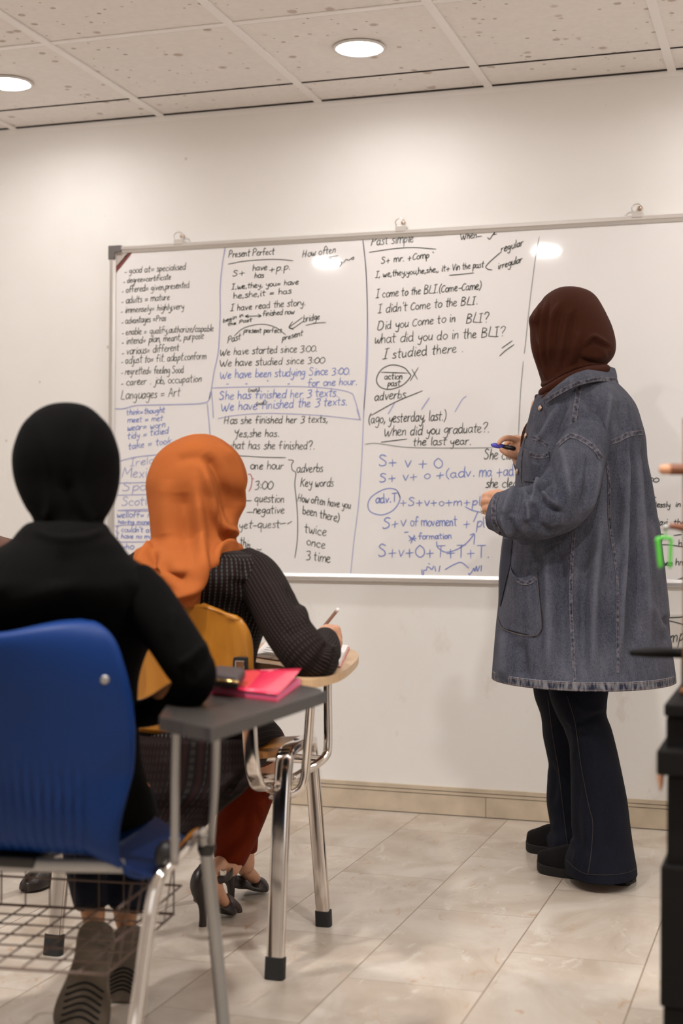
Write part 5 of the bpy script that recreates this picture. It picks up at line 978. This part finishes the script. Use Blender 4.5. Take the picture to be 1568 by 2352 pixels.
limb([(60, 1840, 2.62, 80), (120, 1830, 2.85, 68), (190, 1845, 3.0, 54), (200, 1960, 2.96, 42), (212, 2080, 2.93, 30), (217, 2128, 2.91, 23)], mb=bd, round0=True, round1=True)
limb([(217, 2128, 2.90, 20), (207, 2200, 2.875, 20), (196, 2270, 2.845, 20)], mb=bd, round0=True, round1=True); limb([(292, 2135, 2.985, 18), (292, 2190, 2.98, 18), (288, 2240, 2.975, 17)], mb=bd, round0=True, round1=True)
bd.build('body', M['skin_tan'], bw, remesh=.005); face_details(bw, hW, hM, .98)
hj = loft([(925, 148, 158, 2.62, .010), (928, 124, 184, 2.62, .035), (936, 100, 206, 2.62, .06), (954, 74, 228, 2.62, .085), (983, 50, 253, 2.62, .103), (1030, 33, 271, 2.62, .115), (1068, 30, 275, 2.62, .116), (1110, 36.5, 273, 2.62, .112), (1152, 53, 262, 2.61, .104), (1194, 76, 241, 2.60, .095), (1215, 84, 236, 2.59, .095), (1245, 78, 246, 2.58, .11), (1265, 62, 260, 2.57, .12)], n=8, seg=110, cap1=False)
hj.crease([([(90, 960), (110, 1050), (120, 1150), (100, 1210)], 14, .006), ([(210, 960), (190, 1060), (185, 1150), (215, 1215)], 14, .006), ([(150, 1100), (152, 1160), (150, 1230)], 16, -.008), ([(70, 1180), (120, 1215), (150, 1220), (200, 1210), (240, 1190)], 7, -.008)])
open_face(hj, hW, hM, None); hj.build('headscarf', M['black_cloth'], bw, solid=.003)
ct = loft([(1196, 88, 226, 2.585, .075), (1204, 62, 242, 2.58, .10), (1222, 43, 254, 2.575, .12), (1245, 22, 274, 2.57, .135), (1275, -32, 296, 2.565, .145), (1308, -85, 334, 2.56, .155), (1345, -120, 366, 2.555, .16), (1385, -135, 380, 2.57, .155), (1440, -125, 372, 2.60, .145), (1500, -112, 336, 2.62, .14), (1570, -105, 316, 2.63, .14), (1660, -110, 316, 2.64, .145), (1760, -130, 325, 2.66, .16), (1850, -140, 352, 2.68, .17), (1890, -130, 352, 2.69, .16)], n=6, seg=110)
ct.crease([([(75, 1215), (110, 1235), (160, 1240), (210, 1232), (245, 1215)], 8, .008), ([(0, 1390), (80, 1370), (160, 1345)], 16, .010), ([(300, 1330), (310, 1400), (300, 1470)], 18, -.008), ([(150, 1260), (150, 1340), (148, 1420)], 20, -.006)])
co2 = ct.build('coat', M['black_coat'], bw)
av = limb([(300, 1350, 2.55, 66), (335, 1385, 2.53, 66), (385, 1450, 2.50, 60), (430, 1520, 2.47, 58), (447, 1556, 2.46, 50), (428, 1594, 2.49, 42), (375, 1624, 2.56, 36), (320, 1640, 2.66, 32), (275, 1630, 2.73, 30)], seg=60, sub=9)
av.crease([([(480, 1505), (450, 1540), (430, 1560)], 9, -.010), ([(470, 1480), (440, 1510), (410, 1530)], 9, .010), ([(400, 1400), (390, 1470)], 14, .006)])
av.build('sleeve', M['black_coat'], bw)
limb([(-20, 1350, 2.55, 66), (-70, 1430, 2.52, 62), (-95, 1530, 2.52, 56), (-90, 1600, 2.55, 50), (-10, 1622, 2.68, 42), (70, 1628, 2.77, 34)], seg=48, sub=8).build('sleeve', M['black_coat'], bw)
jn = MB()
limb([(200, 1845, 2.62, 84), (250, 1838, 2.85, 74), (298, 1850, 3.03, 62), (304, 1950, 3.0, 54), (297, 2040, 2.97, 46), (287, 2092, 2.95, 40)], mb=jn, seg=40, sub=8)
limb([(60, 1845, 2.62, 84), (120, 1838, 2.85, 74), (188, 1855, 3.0, 60), (196, 1960, 2.96, 52), (204, 2040, 2.92, 44), (210, 2086, 2.90, 38)], mb=jn, seg=40, sub=8)
jn.build('trousers', M['jeans'], bw, remesh=.008)
def sneaker(hl, td, w):
    """foot tucked back on its toes, sole to the room; nodes (x, y, depth)"""
    H, T = px(*hl), px(*td); ax = T-H; L = np.linalg.norm(ax); ax /= L; r = np.cross(ax, FH); r /= np.linalg.norm(r); fr = np.cross(r, ax); fr *= np.sign(fr@FH)
    th = np.linspace(0, 2*math.pi, 28, endpoint=False); R = []; S = []
    for t, a, h in cr(np.array([(-.03, .30, .035), (.02, .60, .060), (.12, .70, .075), (.3, .66, .075), (.5, .78, .068), (.7, .98, .056), (.85, 1.0, .046), (.95, .78, .036), (1.0, .4, .02)]), 4):
        c = H+ax*L*t; R.append(c+(a*w/2)*np.cos(th)[:, None]*r+(h*.5+h*.5*np.sin(th))[:, None]*fr)
        S.append(np.array([c+a*w/2*1.05*x*r+z*fr for x, z in ((-1, -.012), (-.9, -.018), (.9, -.018), (1, -.012), (1, .012), (-1, .012))]))
    o = MB().rings(R).build('sneaker', M['sneaker'], bw); s = MB().rings(S).build('sole', M['sneaker_sole'], o, angle=50)
    for k in range(6):
        c = H+ax*L*(.55+.06*k)-fr*.0185; q = .36*w
        MB().tube([c-r*q+ax*.01, c-ax*.004, c+r*q+ax*.01], .0022, seg=6).build('tread', M['sole'], s)
    MB().tube([H+ax*L*.05+r*w*.33+fr*.02, H+ax*L*.05-fr*.004, H+ax*L*.05-r*w*.33+fr*.02], .0022, seg=6).build('heel_tab', M['gold'], o)
sneaker((226, 2128, 2.86), (178, 2385, 2.752), .100); sneaker((297, 2135, 2.95), (282, 2296, 2.935), .086)
# folder and case on her tablet
fd = thing('plastic_folder', at_z(590, 1590, BTZ), 'bright pink plastic folder full of pages on the black tablet', 'folder')
bz = lambda x, y, h=0.0: at_z(x, y, BTZ+h)
fP = [bz(478, 1592), bz(637, 1611), bz(692, 1571), bz(548, 1556)]
MB().prism(fP, (0, 0, .0012)).build('back_cover', M['pink'], fd, smooth=False); MB().prism([p*.985+np.mean(fP, 0)*.015+np.array([0, 0, .0013]) for p in fP], (0, 0, .009)).build('pages', M['pink_edge'], fd, smooth=False)
up_ = np.array([0, 0, 1.0]); ft = [p+up_*.0108 for p in fP]
fc = MB(); V = []
for i in range(9):
    t = i/8
    for e in (0, 1): a_, b_ = (ft[0], ft[3]) if e == 0 else (ft[1], ft[2]); V.append(a_*(1-t)+b_*t+up_*(.002+(.018 if e else .002)*t**1.5))
fc.add(V, [(2*i, 2*i+1, 2*i+3, 2*i+2) for i in range(8)]); fc.build('front_cover', M['pink'], fd, solid=.001)
pc = thing('pencil_case', at_z(520, 1570, BTZ), 'dark pencil case lying on the left of the pink folder', 'pencil case')
c0 = bz(520, 1571, .0165); ax = bz(556, 1575, .0165)-bz(484, 1568, .0165); dy = bz(530, 1560, .0165)-bz(512, 1580, .0165)
cm = MB(); cm.prism([c0-ax*.5-dy*.5, c0+ax*.5-dy*.5, c0+ax*.5+dy*.5, c0-ax*.5+dy*.5], (0, 0, .026)); pco = cm.build('case', M['case'], pc, smooth=True, bevel=.009)
MB().tube([c0-ax*.45-dy*.51+up_*.014, c0+ax*.48-dy*.51+up_*.014], .0025, seg=8).build('zip', M['gold'], pco)
# ---------------------------------------------------------------- student at the left edge of the picture
dx = np.array([-.94, .28, 0])
c2 = copy_tree(wc); c2.location = tuple(WC+dx); c2['label'] = 'tablet-arm chair mostly beyond the left picture edge, under the person in brown'
lp_ = WC+dx+np.array([0, .05, 0]); lw = thing('person', lp_, 'person in brown coat at the left picture edge, shoulder and black shoe showing', 'person')
ctr = lambda x, y, z: np.array([WC[0]+dx[0]+x, 3.17+dx[1]+y, z])
bd = MB(); hW, hM = head(bd, ctr(0, .06, 1.12), (0, 1, -.1)); bd.tube([ctr(0, .04, 1.05), ctr(0, .03, .98), ctr(0, .02, .90)], [.052, .05, .06], seg=16, round0=True, round1=True)
def ring_loft(mb, L, seg=40):
    th = np.linspace(0, 2*math.pi, seg, endpoint=False); return mb.rings([ctr(0, y, z)+np.stack([a*np.cos(th), b*np.sin(th), 0*th], 1) for z, a, b, y in cr(np.array(L), 5)])
ring_loft(bd, [(.93, .07, .05, .02), (.88, .15, .08, .02), (.75, .16, .09, .02), (.6, .15, .09, .02), (.48, .16, .10, .02)])
for q in (-1, 1):
    bd.tube([ctr(q*.165, .02, .86), ctr(q*.20, .03, .72), ctr(q*.20, .08, .62), ctr(q*.12, .28, .68), ctr(q*.07, .36, .69)], [.045, .042, .036, .026, .022], seg=16, round0=True, round1=True)
    for k in range(4): bd.tube([ctr(q*(.075-.012*k), .37, .69), ctr(q*(.06-.012*k), .42, .70), ctr(q*(.055-.012*k), .445, .68)], .008, seg=8, round0=True, round1=True)
    bd.tube([ctr(q*.09, .02, .50), ctr(q*.10, .42, .50), ctr(q*.12, .44, .30), ctr(q*.14, .40, .06)], [.075, .062, .048, .032], seg=16, round0=True, round1=True)
bd.build('body', M['skin_tan'], lw, remesh=.006); face_details(lw, hW, hM)
cm = MB(); ring_loft(cm, [(.955, .085, .06, .02), (.935, .18, .09, .02), (.905, .245, .105, .02), (.80, .21, .115, .02), (.65, .19, .12, .02), (.485, .2, .14, .02)]); co3 = cm.build('coat', M['brown_coat'], lw)
for q in (-1, 1): MB().tube([ctr(q*.20, .02, .87), ctr(q*.215, .02, .82), ctr(q*.225, .03, .72), ctr(q*.21, .09, .62), ctr(q*.13, .27, .68)], [.055, .058, .053, .048, .034], seg=24).build('sleeve', M['brown_coat'], lw)
hs = MB(); ring_loft(hs, [(1.245, .01, .01, .05), (1.235, .06, .07, .05), (1.19, .095, .11, .05), (1.10, .105, .12, .05), (1.02, .09, .10, .04), (.97, .09, .09, .03), (.93, .12, .10, .02)]); open_face(hs, hW, hM, None); hs.build('headscarf', M['brown_coat'], lw, solid=.003)
tm = MB()
for q in (-1, 1): tm.tube([ctr(q*.09, .02, .51), ctr(q*.10, .42, .51), ctr(q*.12, .455, .42), ctr(q*.13, .43, .25), ctr(q*.14, .40, .10)], [.085, .072, .066, .056, .05], seg=24)
tm.build('trousers', M['jeans'], lw, remesh=.008)
sp0 = at_z(66, 2048)
for q in (0, 1):
    base = sp0 if q == 0 else sp0+np.array([-.30, .02, 0]); prof = [(-.01, .012, .02), (.012, .030, .030), (.06, .036, .048), (.13, .033, .058), (.20, .030, .070), (.235, .020, .068), (.245, .006, .05)]
    th = np.linspace(0, 2*math.pi, 24, endpoint=False)
    MB().rings([base+np.stack([w*np.cos(th), np.full(24, y-.01), .004+np.where(np.sin(th) > 0, h, .0035)*np.abs(np.sin(th))*np.sign(np.sin(th))+.0035], 1) for y, w, h in cr(np.array(prof), 4)]).build('shoe', M['leather'], lw)
# ---------------------------------------------------------------- black wooden stand at the right edge
LD = 2.30; CD = 2.42
lc = thing('lectern', at_z(1560, 2600), 'black wooden lectern with stepped ledges at the right edge of the picture', 'lectern')
def block(x, y0, y1, dn, wid, dep_, m='black_wood', name='ledge', bev=.004, par=None):
    """block whose near left vertical edge stands at pixel column x from y0 down to y1; runs wid m to the right and dep_ m back"""
    a, b = px(x, y0, dn), px(x, y1, dn); z1, z0 = a[2], max(0.0, b[2])
    return MB().box((a[0], a[1], z0), (a[0]+wid, a[1]+dep_, z1)).build(name, M[m], par or lc, smooth=False, bevel=bev)
block(1524, 1616, 1646, LD, .46, .40, name='top_ledge')
block(1529, 1646, 1722, LD+.01, .44, .34, name='neck')
block(1507, 1722, 1781, LD-.02, .50, .34, name='ledge')
block(1531, 1781, 1990, LD, .44, .32, name='body')
block(1516, 1988, 2312, LD-.01, .47, .32, name='panel')
block(1522, 2312, 2700, LD, .45, .32, name='plinth')
MB().tube([px(1516, 1781, LD+.02), px(1517, 1800, LD+.02), px(1516, 1816, LD+.02)], [.006, .004, .0015], seg=10).build('peg', M['pale_wood'], lc)
MB().tube([px(1452, 1499, LD+.16), px(1500, 1499, LD+.16), px(1570, 1500, LD+.16), px(1720, 1502, LD+.17)], [.006, .0085, .009, .009], seg=14, round0=True).build('lip_bar', M['black_wood'], lc)
MB().tube([px(1580, 1495, LD+.17), px(1580, 1620, LD+.17)], .012, seg=12).build('bar_post', M['black_wood'], lc)
# coat stand with pegs and a green clip
cs = thing('wooden_stand', px(1583, 1600, CD), 'brown wooden post with two short pegs at the right edge of the picture', 'stand')
pt0, pt1 = px(1583, 960, CD), px(1583, 1520, CD); g0 = pt1.copy(); g0[2] = px(1524, 1616, LD)[2]+.001
MB().tube([pt0, pt1, g0], .0115, seg=16, smooth_path=False).build('post', M['brown_wood'], cs)
pgo = MB().tube([px(1583, 1078, CD), px(1550, 1078, CD), px(1538, 1078, CD)], .0095, seg=14).build('peg', M['brown_wood'], cs); MB().tube([px(1545, 1078, CD), px(1524, 1078, CD)], .0088, seg=14, round1=True).build('peg_tip', M['pale_wood'], pgo)
pg2 = MB().tube([px(1583, 1216, CD), px(1556, 1210, CD), px(1535, 1208, CD)], [.008, .006, .005], seg=14).build('peg', M['brown_wood'], cs); MB().tube([px(1539, 1208, CD), px(1526, 1212, CD)], .0048, seg=12, round1=True).build('peg_tip', M['steel'], pg2)
MB().lathe([(.001, 0), (.016, 0), (.016, .008), (.0125, .012), (.001, .012)], g0, seg=32).build('base', M['brown_wood'], cs)
gc = thing('green_clip', px(1528, 1300, CD), 'bright green plastic loop hanging from the lower peg of the brown wooden stand', 'clip')
MB().tube([px(1516, 1300, CD), px(1511, 1250, CD), px(1509, 1240, CD), px(1516, 1236, CD), px(1535, 1236, CD), px(1541, 1240, CD), px(1540, 1255, CD), px(1538, 1302, CD)], [.0042, .0042, .0040, .0034, .003, .003, .003, .003], seg=12, sub=4, round0=True, round1=True).build('loop', M['green'], gc)
MB().tube([px(1528, 1236, CD), px(1529, 1214, CD)], .0012, seg=8).build('string', M['green'], gc)

# sheet of paper on the wall under the board, behind the teacher
SY = WALL_Y-.0015; W_ = lambda x, y, k=0: at_y(x, y, SY-k)
ps = MB().prism([W_(1490, 1412), W_(1490, 1500), W_(1660, 1504), W_(1660, 1410)], (0, .001, 0)).build('paper_sheet', M['grey_paper'], loc=None, smooth=False)
tag(ps, 'greyish paper sheet with handwriting on the wall below the whiteboard, beside the denim jacket', 'paper')
LAYER[1] = -(WALL_Y-BY)+.0018
tm_ = MB(); text(0, 'pmpu', 1524, 1478, 1582, 1470, 17, w=3.4, slant=.2, mb=tm_); tm_.build('handwriting', M['black_ink'], ps, smooth=False)
for q in ([(1495, 1420), (1555, 1418), (1590, 1414)], [(1495, 1425), (1530, 1425), (1568, 1434), (1590, 1440)]):
    l_ = MB(); ribbon(l_, cr(np.array(q, float), 5), 2.4); l_.build('drawn_line', M['black_ink'], ps, smooth=False)
LAYER[1] = 0.0
